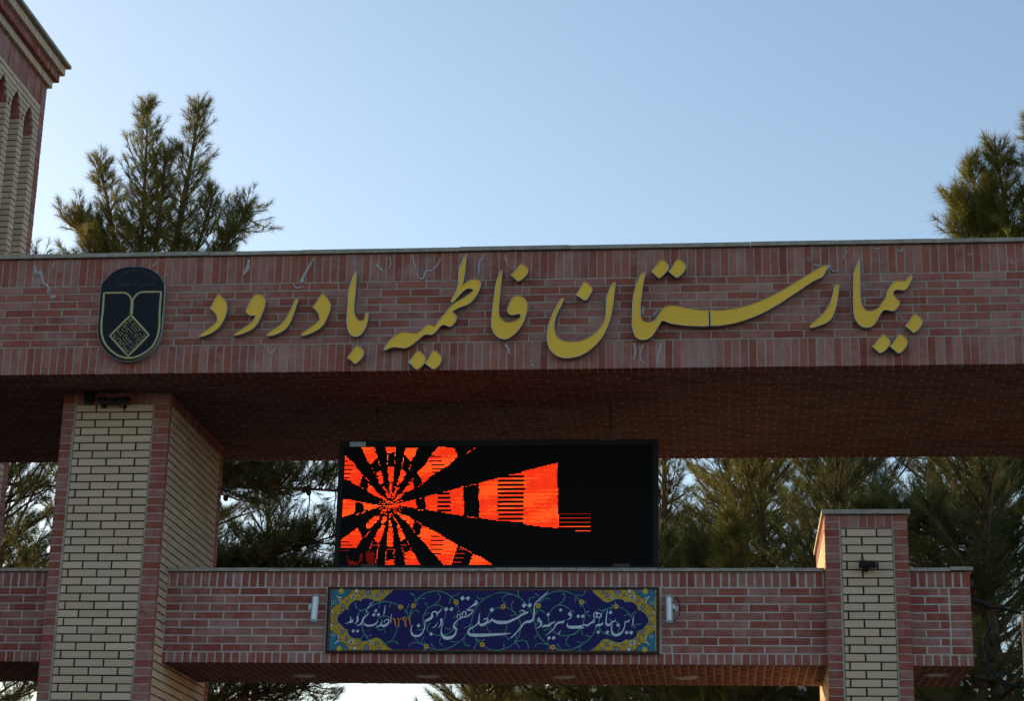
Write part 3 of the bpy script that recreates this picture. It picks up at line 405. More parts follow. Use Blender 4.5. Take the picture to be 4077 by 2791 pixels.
FLOWERS = [(3502,4758),(3620,4771),(4009,4805),(3750,4399),(4257,4419),(4439,4763),(4758,4772),(5147,4806),(4892,4399),(5457,4767)]
YELL = [(2860,4915),(3429,4912),(3382,4874),(3351,4842),(3323,4817),(3295,4811),(3262,4817),(3233,4829),(3204,4837),(3168,4839),(3144,4829),(3132,4811),(3111,4821),(3083,4819),(3059,4805),(3036,4784),(3024,4760),(3026,4732),(3001,4734),(2977,4724),(2962,4703),(2942,4691),(2927,4667),(2924,4639),(2937,4614),(2963,4590),(2989,4562),(3014,4550),(3028,4550),(3029,4522),(3041,4498),(3066,4478),(3099,4468),(3131,4470),(3156,4450),(3189,4444),(3221,4453),(3253,4469),(3285,4477),(3317,4471),(3342,4451),(3368,4427),(3401,4395),(3443,4368),(2860,4367)]
YELR = [(5816,4914),(5242,4913),(5278,4872),(5314,4844),(5346,4816),(5370,4806),(5406,4812),(5445,4830),(5485,4836),(5525,4826),(5541,4804),(5564,4813),(5596,4809),(5624,4793),(5648,4773),(5656,4737),(5679,4733),(5703,4717),(5723,4697),(5743,4669),(5752,4638),(5743,4614),(5719,4590),(5703,4566),(5680,4550),(5656,4546),(5648,4523),(5636,4495),(5613,4475),(5581,4463),(5542,4467),(5518,4447),(5487,4441),(5447,4447),(5412,4462),(5364,4472),(5333,4458),(5309,4430),(5270,4395),(5231,4372),(5815,4374)]
TURQ = [[(2860,4915),(3050,4914),(3031,4886),(2999,4862),(2972,4839),(2943,4841),(2911,4868),(2906,4837),(2924,4817),(2937,4796),(2909,4780),(2894,4764),(2868,4744)],[(2860,4367),(3046,4372),(3021,4398),(2995,4426),(2966,4442),(2934,4438),(2910,4433),(2925,4458),(2944,4482),(2922,4510),(2893,4526),(2861,4550)]]
SMALLF = [(2974,4762,21),(3291,4865,20),(2976,4526,20),(3294,4420,20),(3142,4868,15),(3003,4821,14),(3009,4468,15),(3143,4420,15),(3198,4892,27),(3204,4387,27),(3328,4902,18),(3325,4379,18),(2910,4683,14),(2909,4610,14),(2947,4722,9),(2952,4572,9)]
TURF = [(3065,4851,25),(3062,4438,25),(3245,4850,15),(3246,4435,15),(2892,4796,18),(2896,4498,18)]
WHIT = [(3091,4906,23),(3095,4382,23),(2874,4711,15),(2871,4590,15)]
SWOOSH = [[(2909,4865,4),(2922,4849,12),(2943,4843,11),(2965,4845,3)],[(2929,4837,3),(2938,4817,10),(2947,4805,10),(2929,4786,3)],[(2914,4425,10),(2930,4440,12),(2954,4448,8),(2966,4446,3)],[(2928,4506,3),(2939,4490,11),(2948,4482,10),(2937,4460,3)]]
YFLO = [(2948,4904,29),(2953,4380,28)]
LIME = [[(102,7782,9),(115,7692,36),(162,7721,26),(194,7616,20),(249,7571,17),(247,7512,14)],[(272,7475,17),(302,7470,37),(329,7481,17)],[(286,7823,9),(273,7771,9)],[(522,7819,9),(488,7790,9)],[(1263,7806,9),(1224,7762,13)],[(2124,7812,17),(2116,7717,37),(2077,7658,14)],[(2731,7809,14),(2699,7751,17),(2648,7649,20),(2624,7576,34)],[(2548,7563,8),(2585,7525,11),(2654,7539,8)],[(2337,6972,7),(2368,6914,8),(2396,6914,11),(2428,6963,7)],[(3306,7747,11),(3335,7710,22),(3371,7673,14)],[(3429,7811,7),(3445,7752,8),(3429,7701,8)],[(3644,7822,11),(3661,7733,11),(3691,7675,7)],[(3691,7667,7),(3701,7602,11),(3749,7593,14),(3775,7666,17),(3816,7669,11),(3870,7715,11),(3902,7788,8)],[(4296,7802,7),(4256,7745,19),(4251,7679,14),(4246,7592,6)],[(4489,7813,11),(4504,7733,8),(4561,7674,7),(4580,7717,7)],[(5734,7296,16),(5731,7225,19)],[(5875,7265,8),(5828,7209,19)],[(4508,6958,14),(4536,6915,19),(4557,6858,5)],[(5660,6957,24),(5667,6873,19),(5654,6803,11)],[(5734,6942,12),(5707,6830,11),(5747,6760,8)],[(5894,6954,19),(5867,6828,13),(5854,6731,8)],[(4742,6751,11),(4758,6760,24),(4776,6746,11)],[(3771,6968,5),(3780,6911,7),(3802,6853,5)],[(7189,7733,6),(7259,7663,10),(7307,7662,16)],[(7366,7610,22),(7386,7649,22),(7399,7666,8)],[(7394,7644,6),(7416,7601,10),(7461,7603,8)],[(7541,7787,8),(7507,7727,8)],[(7985,7799,8),(8016,7767,11),(8045,7825,8)],[(7772,7808,8),(7836,7812,10)],[(7197,7733,6),(7251,7672,6)],[(8945,7667,6),(8991,7649,8)],[(8589,7742,6),(8628,7736,9),(8639,7783,6)]]
LED_POLY = [[(-1,6),(3,11),(8,14),(12,20),(18,27),(16,33),(15,37),(10,36),(5,32),(-1,30),(-1,15)],[(23,35),(28,38),(32,44),(39,48),(41,52),(36,49),(30,47),(22,42),(23,39)],[(15,0),(28,0),(31,10),(28,14),(25,16),(22,15),(20,10),(18,6)],[(32,24),(35,23),(38,32),(37,36),(34,36),(30,26)],[(36,37),(40,39),(44,48),(45,50),(42,49),(40,44)],[(38,0),(48,0),(48,5),(42,6),(39,5)],[(41,19),(47,19),(47,24),(47,34),(43,34),(42,30)],[(43,35),(46,35),(46,40),(45,50),(44,50),(43,41)],[(57,1),(69,1),(66,9),(63,14),(58,10),(56,7)],[(54,20),(59,25),(56,32),(52,37),(50,36),(53,26)],[(48,38),(53,39),(50,44),(48,48),(47,47),(49,40)],[(88,0),(103,1),(106,6),(106,11),(100,17),(92,22),(84,27),(78,33),(74,35),(73,31),(69,25),(77,16),(82,7),(86,3)],[(65,33),(67,40),(61,43),(55,44),(58,40),(62,35)],[(52,45),(58,45),(54,49),(48,53),(50,49)],[(49,55),(69,50),(70,59),(64,58),(52,56)],[(77,48),(88,45),(100,42),(113,38),(114,66),(100,64),(89,62),(78,60)],[(127,35),(146,30),(147,71),(128,68)],[(144,30),(167,25),(168,24),(200,16),(200,27),(202,78),(188,77),(169,74),(168,72),(146,71)],[(-1,50),(4,50),(12,51),(12,63),(7,65),(0,67)],[(19,53),(25,54),(30,55),(38,56),(33,58),(28,60),(20,62)],[(15,77),(18,82),(20,87),(15,96),(0,96),(0,88),(6,84)],[(31,66),(36,66),(34,71),(29,76),(26,79),(23,76),(23,72)],[(41,59),(43,60),(37,64),(35,64)],[(38,74),(41,75),(39,84),(37,90),(34,92),(31,87),(34,80)],[(38,68),(41,64),(42,70),(40,73),(37,73)],[(44,77),(48,77),(49,86),(49,95),(43,95),(43,86)],[(44,70),(46,70),(47,76),(44,76)],[(44,63),(46,64),(46,68),(44,68)],[(42,108),(50,107),(51,112),(42,112)],[(52,74),(55,74),(58,82),(61,87),(58,89),(56,90),(53,82)],[(48,66),(51,70),(54,73),(51,72),(49,69)],[(66,98),(69,101),(72,107),(75,112),(61,112),(60,106),(59,101)],[(48,59),(54,64),(62,66),(68,70),(67,77),(65,77),(61,72),(55,68)],[(75,75),(81,77),(86,80),(92,83),(96,86),(109,93),(108,99),(106,106),(104,112),(96,112),(91,106),(86,100),(81,95),(72,85),(74,81)],[(123,102),(130,104),(142,112),(120,112)]]
LED_DARK = [[(-2,13),(2,13)],[(-1,17),(8,17)],[(-1,21),(6,21)],[(-1,25),(5,25)],[(-1,29),(4,29)],[(83,9),(90,9)],[(80,13),(91,13)],[(82,17),(93,17)],[(83,21),(92,21)],[(83,24),(88,24)],[(0,90),(6,90)],[(0,93),(8,93)],[(84,85),(90,85)],[(84,89),(95,89)],[(83,93),(95,93)],[(84,97),(94,97)],[(87,101),(93,101)]]
LED_WIDE = [[(89,45),(99,45)],[(89,49),(100,49)],[(89,53),(100,53)],[(89,57),(100,57)],[(89,61),(100,61)],[(145,29),(168,29)],[(145,33),(168,33)],[(145,37),(168,37)],[(145,41),(168,41)],[(145,45),(168,45)],[(145,49),(168,49)],[(145,53),(168,53)],[(145,57),(168,57)],[(145,61),(168,61)],[(146,65),(168,65)],[(146,69),(168,69)]]
LED_DOT = [[(18,27),(24,33)],[(15,37),(20,41)],[(25,18),(28,24)],[(32,13),(34,22)],[(40,7),(40,16)],[(47,6),(47,15)],[(55,10),(54,19)],[(62,17),(60,23)],[(109,10),(122,1)],[(74,35),(70,38)],[(65,30),(61,34)],[(72,49),(76,48)],[(114,38),(126,35)],[(115,66),(126,68)],[(12,52),(20,53)],[(13,64),(20,62)],[(38,56),(52,56)],[(26,80),(22,85)],[(29,90),(27,96)],[(35,93),(33,109)],[(42,99),(42,106)],[(50,98),(49,101)],[(50,104),(50,107)],[(61,87),(65,97)],[(57,94),(58,100)],[(65,77),(72,85)],[(70,71),(75,74)],[(110,94),(123,101)],[(70,60),(75,60)]]
LED_ROW = [[(29,93),(36,93)],[(43,97),(50,97)],[(56,93),(61,93)],[(110,97),(115,97)],[(108,101),(115,101)],[(107,105),(114,105)],[(106,109),(112,109)],[(202,64),(230,64)],[(202,68),(230,68)],[(202,72),(230,72)],[(202,76),(230,76)],[(217,80),(230,80)]]
LED_DIM = [[(24,99),(27,99),(32,101),(32,112),(27,112),(24,106)],[(5,101),(9,108),(17,109),(19,101),(21,101),(21,108),(17,112),(8,112),(7,106)],[(0,98),(8,98),(8,99),(0,99)]]
LED_C = (45.5,55.4)

# ------------------------------------------------------------------ ground
g = box('ground', -400, 400, -200, 800, -.5, -.004, simple_noise('dry_earth', (.050,.042,.032), (.095,.080,.060), .8), None, kind='structure')
M_asph = simple_noise('asphalt', (.040,.040,.040), (.065,.063,.060), 3)
bm = bmesh.new(); r_ = bmesh.ops.create_grid(bm, x_segments=2, y_segments=2, size=1); bmesh.ops.scale(bm, vec=(4.4, 60, 1), verts=r_['verts']); bmesh.ops.translate(bm, vec=(5.2, 0, .0), verts=r_['verts'])
link('road', bm_mesh('road', bm), M_asph, None, 'structure')
for x in (.68, 9.72): box('kerb', x-.08, x+.08, -58, 58, 0, .13, simple_noise('kerb_concrete', (.28,.27,.25), (.38,.36,.33), 6), None, bev=.012, kind='structure')

# ------------------------------------------------------------------ upper lintel
R1 = root('brick_lintel', 'wide red brick lintel across the whole picture, carrying the yellow letters and the oval emblem', 'gate lintel', (5, 1.6, 6.722))
ZB, ZT, DS = 6.7225, 7.8407, 3.2119
XA, XB = -1.85, 12.0
box('mortar_core', XA, XB, .0035, DS-.0035, ZB+.004, ZT, [M_mort], R1)
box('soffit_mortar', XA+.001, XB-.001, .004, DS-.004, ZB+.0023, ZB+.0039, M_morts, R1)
W = Wall(R1); Ff = Face((0,0,0), (1,0,0), (0,-1,0))
inv = lambda l, r, b0, b1: r > -.27 and l < 9.2
z_hi, z_lo = 7.575, 6.987; pz = (z_hi-z_lo)/8
for i in range(8):
    course(W, Ff, XA, XB, z_hi-(i+1)*pz, z_hi-i*pz, .27, 0 if i % 2 == 0 else .127, .013, M_red, 'brick', inv)
course(W, Ff, XA, XB, z_hi, ZT+.004, .0737, 2.889 % .0737, .0105, M_red, 'soldier_brick', inv)
course(W, Ff, XA, XB, ZB-.004, z_lo, .0737, (2.905) % .0737, .0105, M_red, 'soldier_brick', inv)
Fs = Face((0, 0, ZB), (1,0,0), (0,0,-1))                       # B runs towards -Y
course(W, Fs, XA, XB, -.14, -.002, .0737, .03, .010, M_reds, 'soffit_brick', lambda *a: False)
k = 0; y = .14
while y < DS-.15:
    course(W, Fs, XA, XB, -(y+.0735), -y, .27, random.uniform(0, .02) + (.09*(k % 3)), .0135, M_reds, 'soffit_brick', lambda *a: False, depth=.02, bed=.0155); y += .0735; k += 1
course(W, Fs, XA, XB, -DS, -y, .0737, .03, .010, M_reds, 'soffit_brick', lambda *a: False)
Fb = Face((0, DS, 0), (-1,0,0), (0,1,0))
for i in range(15): course(W, Fb, -XB, -XA, ZB+i*.0745, ZB+(i+1)*.0745, .27, .135*(i % 2), .012, M_red, 'brick', lambda *a: False)
W.done()
xs = [-1.9, -1.0, -.1, .8, 1.75, 2.62, 3.34, 4.075, 5.073, 5.894, 6.697, 7.449, 8.30, 9.15, 10.0, 10.9, 12.03]
for i in range(len(xs)-1):
    dz = random.uniform(-.003, .006); o = box('coping_stone', xs[i]+.0012, xs[i+1]-.0012, -.032+random.uniform(-.003,.003), DS+.03, ZT+.0045+max(dz,0), ZT+.043+dz, M_cope, R1, bev=.003)
# lime runs that seeped from the joints
for s_ in LIME:
    sh = Sheet(); sh.ribbon([(p[0]+random.uniform(-.002,.002), p[1], p[2]*1.15) for p in M3(s_)], -.0035, .003, minw=.0055); sh.build('lime_run', M_lime, R1)

# ------------------------------------------------------------------ lower beam
R2 = root('brick_crossbeam', 'lower red brick crossbeam with the blue tiled inscription set into its face', 'gate beam', (3.5, 1.6, 4.2505))
Y1, D1, Z1b, Z1t, X1r = .9452, 2.2514, 4.2505, 5.0843, 8.5883
box('mortar_core', XA, X1r-.003, Y1+.0025, D1-.0035, Z1b+.0035, Z1t, M_mortl, R2)
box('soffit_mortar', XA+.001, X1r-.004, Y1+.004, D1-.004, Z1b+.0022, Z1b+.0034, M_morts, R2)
W = Wall(R2); Fl = Face((0, Y1, 0), (1,0,0), (0,-1,0))
inside_p = lambda l, r: (l > .285 and r < 1.30) or (l > 7.33 and r < 8.045)
hid = lambda l, r, b0, b1: inside_p(l, r) or (l > 2.81 and r < 5.86 and b0 > 4.34 and b1 < 4.95)
inv2 = lambda l, r, b0, b1: r > -.3
zj, pz2 = 4.945, .0742
def seg(c0, c1, b0, b1, ph, nm='brick'):
    course(W, Fl, c0, c1, b0, b1, .2732 if nm == 'brick' else .0757, ph, .013 if nm == 'brick' else .0125, M_redl, nm, inv2, hid)
for i in range(8):
    b1 = zj-i*pz2; b0 = b1-pz2; ph = 1.585 + (.1366 if i % 2 == 0 else 0)
    seg(XA, .275, b0, b1, ph); seg(1.31, 2.806, b0, b1, ph) ; seg(5.868, 7.32, b0, b1, ph)
    seg(8.058, 8.395, b0, b1, 8.189 if i % 2 else 8.3115)
    W.brick(Fl, 8.409, X1r, b0+.005, b1-.005, M_redl, 'brick')
course(W, Fl, XA, X1r, zj, Z1t+.004, .0757, 5.8652, .015, M_redl, 'soldier_brick', inv2, hid)
course(W, Fl, XA, X1r, Z1b-.003, zj-8*pz2, .0757, 5.89, .0125, M_redl, 'soldier_brick', inv2, hid)
Fls = Face((0, 0, Z1b), (1,0,0), (0,0,-1))
kx = 0; x = XA
while x < X1r-.03:
    xe = min(x+.0757, X1r)
    if not (x > .30 and xe < 1.28) and not (x > 7.34 and xe < 8.04):
        yy = Y1-.001; e = [Y1-.001, Y1+.07+(.13 if kx % 2 else 0)]
        while e[-1] < D1-.30: e.append(e[-1]+.265)
        e.append(D1)
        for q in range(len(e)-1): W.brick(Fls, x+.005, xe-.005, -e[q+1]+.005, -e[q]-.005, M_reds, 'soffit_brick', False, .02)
    x += .0757; kx += 1
Fr = Face((X1r, 0, 0), (0,1,0), (1,0,0)); Flb = Face((0, D1, 0), (-1,0,0), (0,1,0))
for i in range(11):
    course(W, Fr, Y1+.004, D1-.004, Z1b+i*.0758, Z1b+(i+1)*.0758, .27, Y1+.065+(.135 if i % 2 else 0), .012, M_redl, 'brick', lambda *a: False)
    course(W, Flb, -X1r, -XA, Z1b+i*.0758, Z1b+(i+1)*.0758, .27, .135*(i % 2), .012, M_redl, 'brick', lambda *a: False)
W.done()
xs = [-1.9, -.9, .274]; xs2 = [1.311, 2.25, 2.92, 3.665, 4.35, 5.10, 5.83, 6.62, 7.3205]
for S3 in (xs, xs2, [8.058, 8.4216, 8.62]):
    for i in range(len(S3)-1):
        dz = random.uniform(-.003, .003); 
        if S3[i] == 8.4216: dz = .009
        box('coping_stone', S3[i]+.0012, S3[i+1]-.0012, Y1-.028+random.uniform(-.003,.002), D1+.025, Z1t+.0045+max(dz, 0), Z1t+.036+dz, M_cope, R2, bev=.003)

# ------------------------------------------------------------------ tall pillar
def pillar(R, X0, X1, Ya, Yb, ztop, zj0, zlo, ph_even, sold_ph, yl, yr, show=True, cap_=None, sold_z=None, side='R'):
    W = Wall(R); zf = lambda b1: show and b1 > zlo
    box('dark_mortar_core', X0+.0075, X1-.0075, Ya+.0075, Yb-.0075, 0, ztop-.001, M_mortd, R)
    # pale mortar beds behind the red corner columns and the soldier course
    e = .0032
    for (a0, a1) in ((X0+e, yl-.004), (yr+.004, X1-e)): box('corner_mortar', a0, a1, Ya+e, Ya+.03, 0, ztop-.001, M_mort, R)
    for (a0, a1) in ((Ya+.0302, Ya+.075), (Yb-.135, Yb-e)):
        box('corner_mortar', X1-.03, X1-e, a0, a1, 0, ztop-.001, M_mort, R)
        box('corner_mortar', X0+e, X0+.03, a0, a1, 0, ztop-.001, M_mort, R)
    box('corner_mortar', yl-.003, yr+.003, Ya+.0035, Ya+.029, zj0+.001, ztop-.0012, M_mort, R)
    Fp = Face((0, Ya, 0), (1,0,0), (0,-1,0)); Fx = Face((X1, 0, 0), (0,1,0), (1,0,0)); Fx0 = Face((X0, 0, 0), (0,-1,0), (-1,0,0))
    p = .0745; i = 0
    while zj0-i*p > .02:
        b1 = zj0-i*p; b0 = max(b1-p, 0); v = zf(b1)
        W.brick(Fp, X0, yl-.022, b0+.0045, b1-.0045, M_redl, 'corner_brick', v)
        W.brick(Fp, yr+.016, X1, b0+.0045, b1-.0045, M_redl, 'corner_brick', v)
        sv = v and side == 'R'; lv = v and side == 'L'
        W.brick(Fx, Ya+.0365, Ya+.068, b0+.0045, b1-.0045, M_redl, 'side_corner_brick', sv); W.brick(Fx, Yb-.128, Yb-.001, b0+.0045, b1-.0045, M_redl, 'side_corner_brick', sv)
        W.brick(Fx0, -Ya-.068, -Ya-.0365, b0+.0045, b1-.0045, M_redl, 'side_corner_brick', lv); W.brick(Fx0, -Yb+.001, -Yb+.128, b0+.0045, b1-.0045, M_redl, 'side_corner_brick', lv)
        course(W, Fp, yl, yr, b0, b1, .27, ph_even + (0 if i % 2 == 0 else .137), .015, M_yel, 'buff_brick', lambda *a: v, bed=.0115)
        course(W, Fx, Ya+.080, Yb-.140, b0, b1, .268, Ya+.085+(.134 if i % 2 else 0), .009, M_yel, 'side_buff_brick', lambda *a: sv, bed=.0115)
        course(W, Fx0, -Yb+.140, -Ya-.080, b0, b1, .268, .1+(.134 if i % 2 else 0), .009, M_yel, 'side_buff_brick', lambda *a: lv, bed=.0115)
        i += 1
    # soldier course on top
    if show:
        course(W, Fp, yl-.010, yr+.004, zj0, ztop, .0730 if sold_z is None else .0758, sold_ph, .010, M_redl, 'soldier_brick')
        q = zj0
        n = max(1, round((ztop-zj0)/.0745))
        for t in range(n):
            W.brick(Fp, X0, yl-.022, zj0+t*(ztop-zj0)/n+.0045, zj0+(t+1)*(ztop-zj0)/n-.0045, M_redl, 'corner_brick')
            W.brick(Fp, yr+.016, X1, zj0+t*(ztop-zj0)/n+.0045, zj0+(t+1)*(ztop-zj0)/n-.0045, M_redl, 'corner_brick')
        for Fq, s0, s1, mm_ in ((Fx, Ya+.0365, Yb-.001, side == 'R'), (Fx0, -Yb+.001, -Ya-.0365, side == 'L')):
            box('corner_mortar', *( (X1-.03, X1-.0036) if Fq is Fx else (X0+.0036, X0+.03)), Ya+.0760, Yb-.136, zj0+.001, ztop-.0015, M_mort, R)
            course(W, Fq, s0, s1, zj0, ztop, .0735, s0, .010, M_redl, 'soldier_brick', lambda *a, mm_=mm_: mm_)
    W.done()
R3 = root('tall_pillar', 'tall buff brick pillar with red brick corners standing under the lintel at the left', 'pillar', (.79, 1.6, 0))
pillar(R3, .2769, 1.3078, .6059, 2.646, 6.722, 6.6125, 3.70, .600, .4196, .4066+.004, 1.1436)
R4 = root('short_pillar', 'short buff brick pillar with red corners and stone cap rising through the crossbeam', 'pillar', (7.69, 1.7, 0))
pillar(R4, 7.3234, 8.0553, .8561, 2.63, 5.5860, 5.4620, 3.78, 7.5118-.27, 7.3973, 7.4720, 7.9159, side='L', sold_z=1)
box('cap_stone', 7.300, 8.082, .770+.05, 2.67, 5.5905, 5.632, M_cope, R4, bev=.004)
# the matching support at the far end of the lintel, out of the picture
R5 = root('outer_pillar', 'plain buff brick pillar carrying the far right end of the lintel', 'pillar', (11.4, 1.6, 0))
pillar(R5, 10.9, 11.93, .6059, 2.646, 6.722, 6.6125, 9.9, .600, .4196, 11.034, 11.767, show=False)

# ------------------------------------------------------------------ gate tower at the left edge
R6 = root('brick_tower', 'tall buff brick tower at the left edge with pointed arch slots and a banded cornice', 'tower', (-3.4, 2.2, 0))
TX0, TX1, TY0, TY1 = -5.0, -1.85, -.55, 4.94
ZA, ZS, ZY, ZW = 11.479, 11.254, 11.655, 11.968       # apex, spring, top of buff field, underside of cornice
SD = .14                                              # depth of the slots
box('core', TX0, TX1-SD-.001, TY0, TY1-.0075, 0, ZW, [M_mortd], R6)
slots = []
yc = 4.4595
while yc > TY0+.7: slots.append((yc-.1535, yc+.1535)); yc -= .4495
W = Wall(R6); Ft = Face((TX1, 0, 0), (0,1,0), (1,0,0)); Fy = Face((0, TY1, 0), (-1,0,0), (0,1,0)); Ff2 = Face((0, TY0, 0), (1,0,0), (0,-1,0))
p = .0735
# solid strips of the front skin between the slots (dark joint backing) and above them
edges = [TY1-.0075] ; strips = []
hi = TY1-.0075
for (a, b) in slots: strips.append((b, hi)); hi = a
strips.append((TY0+.0075, hi))
for a, b in strips: box('pier_core', TX1-SD, TX1-.0075, a+.0075 if a > TY0+.1 else a, b-(.0075 if b < TY1-.1 else 0), 0, ZS, M_mortd, R6)
def half(z):                                           # half width of the pointed opening at height z
    if z <= ZS: return .1535
    if z >= ZA: return 0
    t = (z-ZS)/(ZA-ZS); return .1535*math.cos(t*PI/2)**.75*(1-.15*t)
# spandrel skin: one prism per slot bay, cut by the arch
def spandrel(a, b, c0, c1):
    """skin between bay limits c0..c1 around the slot a..b"""
    V = []; Fc = []; mid = (a+b)/2; n = 9
    zs = [ZS+(ZA-ZS)*i/n for i in range(n+1)]
    for sgn, lim in ((-1, c0), (1, c1)):
        k = len(V)
        for z in zs:
            h_ = half(z)
            for x in (TX1-.0075, TX1-SD): V += [(x, mid+sgn*h_, z), (x, lim, z)]
        for i in range(n):
            q = k+i*4; Fc += [(q, q+1, q+5, q+4), (q+2, q+6, q+7, q+3)]; RV.append((mid, sgn, i))
    return V, Fc
VV, FF, RV = [], [], []
for i, (a, b) in enumerate(slots):
    c1 = (b+slots[i-1][0])/2 if i else TY1-.0075; c0 = (a+slots[i+1][1])/2 if i+1 < len(slots) else TY0+.0075
    v, f = spandrel(a, b, c0, c1); k = len(VV); VV += v; FF += [tuple(k+j for j in t) for t in f]
me = bpy.data.meshes.new('spandrel_core'); me.from_pydata(VV, [], FF); me.update(); link('spandrel_core', me, M_mortd, R6)
box('upper_core', TX1-SD, TX1-.0075, TY0+.0075, TY1-.0075, ZA-.0005, ZW-.001, M_mortd, R6)
# red lining of each pointed head, and its back plate
def lining(a, b):
    n = 9; mid_ = (a+b)/2; V = []; Fc = []
    for sgn in (-1, 1):
        k = len(V)
        for i in range(n+1):
            z = ZS+(ZA-ZS)*i/n - (.078 if i == 0 else 0); V += [(TX1-.012, mid_+sgn*half(z), z), (TX1-SD, mid_+sgn*half(z), z)]
        Fc += [(k+2*i, k+2*i+2, k+2*i+3, k+2*i+1) for i in range(n)]
    return V, Fc
for i, (a, b) in enumerate(slots):
    v, f = lining(a, b); me = bpy.data.meshes.new('arch_lining'); me.from_pydata(v, [], f); me.update(); link('arch_lining', me, M_redl, R6)
    box('tympanum', TX1-SD-.0005, TX1-SD+.006, a+.001, b-.001, ZS-.078, ZA, M_redl, R6)
pv = lambda b0: b0 > 9.2
nrow = 0; b1 = ZY
while b1 > .05:
    b0 = b1-p; ring = b1 > ZS+.005
    for sgn in (1,):
        # run of face bricks broken by the slots
        segs = []; hiY = TY1-.165
        for (a, b) in slots:
            zt_, zb_ = b1-.005, b0+.005
            if b0 >= ZA-.004: continue
            mid = (a+b)/2
            if not ring: segs.append((b, hiY, mid, ring)); hiY = a
            else:
                hb, ht = half(max(zb_, ZS)), half(zt_); w2 = .05
                if pv(b0) and b > 2.6:
                    W.slanted(Ft, mid+hb+.001, mid+ht+.001, mid+hb+w2, mid+hb+w2, b0+.0055, b1-.0055, M_yel, 'arch_brick'); W.slanted(Ft, mid-hb-w2, mid-hb-w2, mid-hb-.001, mid-ht-.001, b0+.0055, b1-.0055, M_yel, 'arch_brick')
                segs.append((mid+hb+w2+.009, hiY, mid, ring)); hiY = mid-hb-w2-.009
        segs.append((TY0+.165, hiY, None, ring))
        for s0, s1, _, _ in segs:
            if s1-s0 < .03: continue
            vis = pv(b0) and s1 > 2.7
            course(W, Ft, s0, s1, b0, b1, .27, .03+(.135 if nrow % 2 else 0) if ring else s0+ (5 if s1-s0 < .2 else .1), .010, M_yel, 'buff_brick', lambda *a, v=vis: v, bed=.011, depth=.03)
    if not ring:
        for (a, b) in slots:                           # jamb bricks facing the road
            Fj = Face((0, b, 0), (1,0,0), (0,-1,0)); W.brick(Fj, TX1-SD+.001, TX1-.003, b0+.0055, b1-.0055, M_yel, 'jamb_brick', pv(b0) and b > 2.8, .02)
            Fk = Face((0, a, 0), (-1,0,0), (0,1,0)); W.brick(Fk, -TX1+.003, -TX1+SD-.001, b0+.0055, b1-.0055, M_yel, 'jamb_brick', False, .02)
            Fbk = Face((TX1-SD, 0, 0), (0,1,0), (1,0,0)); W.brick(Fbk, a+.002, b-.002, b0+.0055, b1-.0055, M_yel, 'jamb_brick', False, .02)
    W.brick(Ft, TY1-.155, TY1, b0+.0045, b1-.0045, M_redl, 'corner_brick', pv(b0)); W.brick(Ft, TY0, TY0+.155, b0+.0045, b1-.0045, M_redl, 'corner_brick', False)
    course(W, Fy, -TX1+.004, -TX0-.004, b0, b1, .27, .135*(nrow % 2), .012, M_redl, 'brick', lambda *a: False); course(W, Ff2, TX0+.004, TX1-.004, b0, b1, .27, .135*(nrow % 2), .012, M_redl, 'brick', lambda *a: False)
    b1 = b0; nrow += 1
box('corner_mortar', TX1-.03, TX1-.0035, TY1-.168, TY1-.0035, 0, ZW-.001, M_mort, R6)
box('corner_mortar', TX1-.03, TX1-.0036, TY0+.0035, TY1-.1685, ZY+.001, ZW-.0012, M_mort, R6)
course(W, Ft, TY0, TY1, ZY, ZW, .0737, TY1, .012, M_redl, 'soldier_brick', lambda l, r, *a: r > 2.6)
# banded cornice: three stepped rows of headers under a stone slab
for nm, o_, z0, z1, m_, mm_ in (('lower', .048, ZW, 12.074, M_yel, M_mortd), ('middle', .108, 12.074, 12.186, M_redl, M_morts), ('upper', .156, 12.186, 12.300, M_yel, M_mortd)):
    box('cornice_core', TX0-o_, TX1+o_-.006, TY0-o_+.006, TY1+o_-.006, z0+.006, z1-.0005, mm_, R6)
    Fc = Face((TX1+o_, 0, 0), (0,1,0), (1,0,0)); vis = lambda l, r, *a: r > 2.6
    course(W, Fc, TY0-o_, TY1+o_, z0, z1, .0742, TY1+o_, .011, m_, 'cornice_brick', vis, depth=.06, bed=.004)
    Fc2 = Face((0, 0, z0), (1,0,0), (0,0,-1))
    course(W, Face((0, 0, z0+.0015), (0,-1,0), (0,0,-1)), -(TY1+o_), -(TY0-o_), -(TX1+o_)+.003, -TX1-.001, .0742, -(TY1+o_), .011, m_, 'cornice_brick', lambda *a: False, depth=.01)
    course(W, Face((0, TY1+o_, 0), (-1,0,0), (0,1,0)), -TX1-o_, -TX0+o_, z0, z1, .0742, 0, .011, m_, 'cornice_brick', lambda *a: False, bed=.004)
    course(W, Face((0, TY0-o_, 0), (1,0,0), (0,-1,0)), TX0-o_, TX1+o_, z0, z1, .0742, 0, .011, m_, 'cornice_brick', lambda *a: False, bed=.004)
W.done()
xs = [TY0-.22, .3, 1.1, 1.9, 2.75, 3.62, 4.35, TY1+.21]
for i in range(len(xs)-1): box('coping_stone', TX0-.21, TX1+.21+random.uniform(-.004,.004), xs[i]+.001, xs[i+1]-.001, 12.3045, 12.345, M_cope, R6, bev=.004)

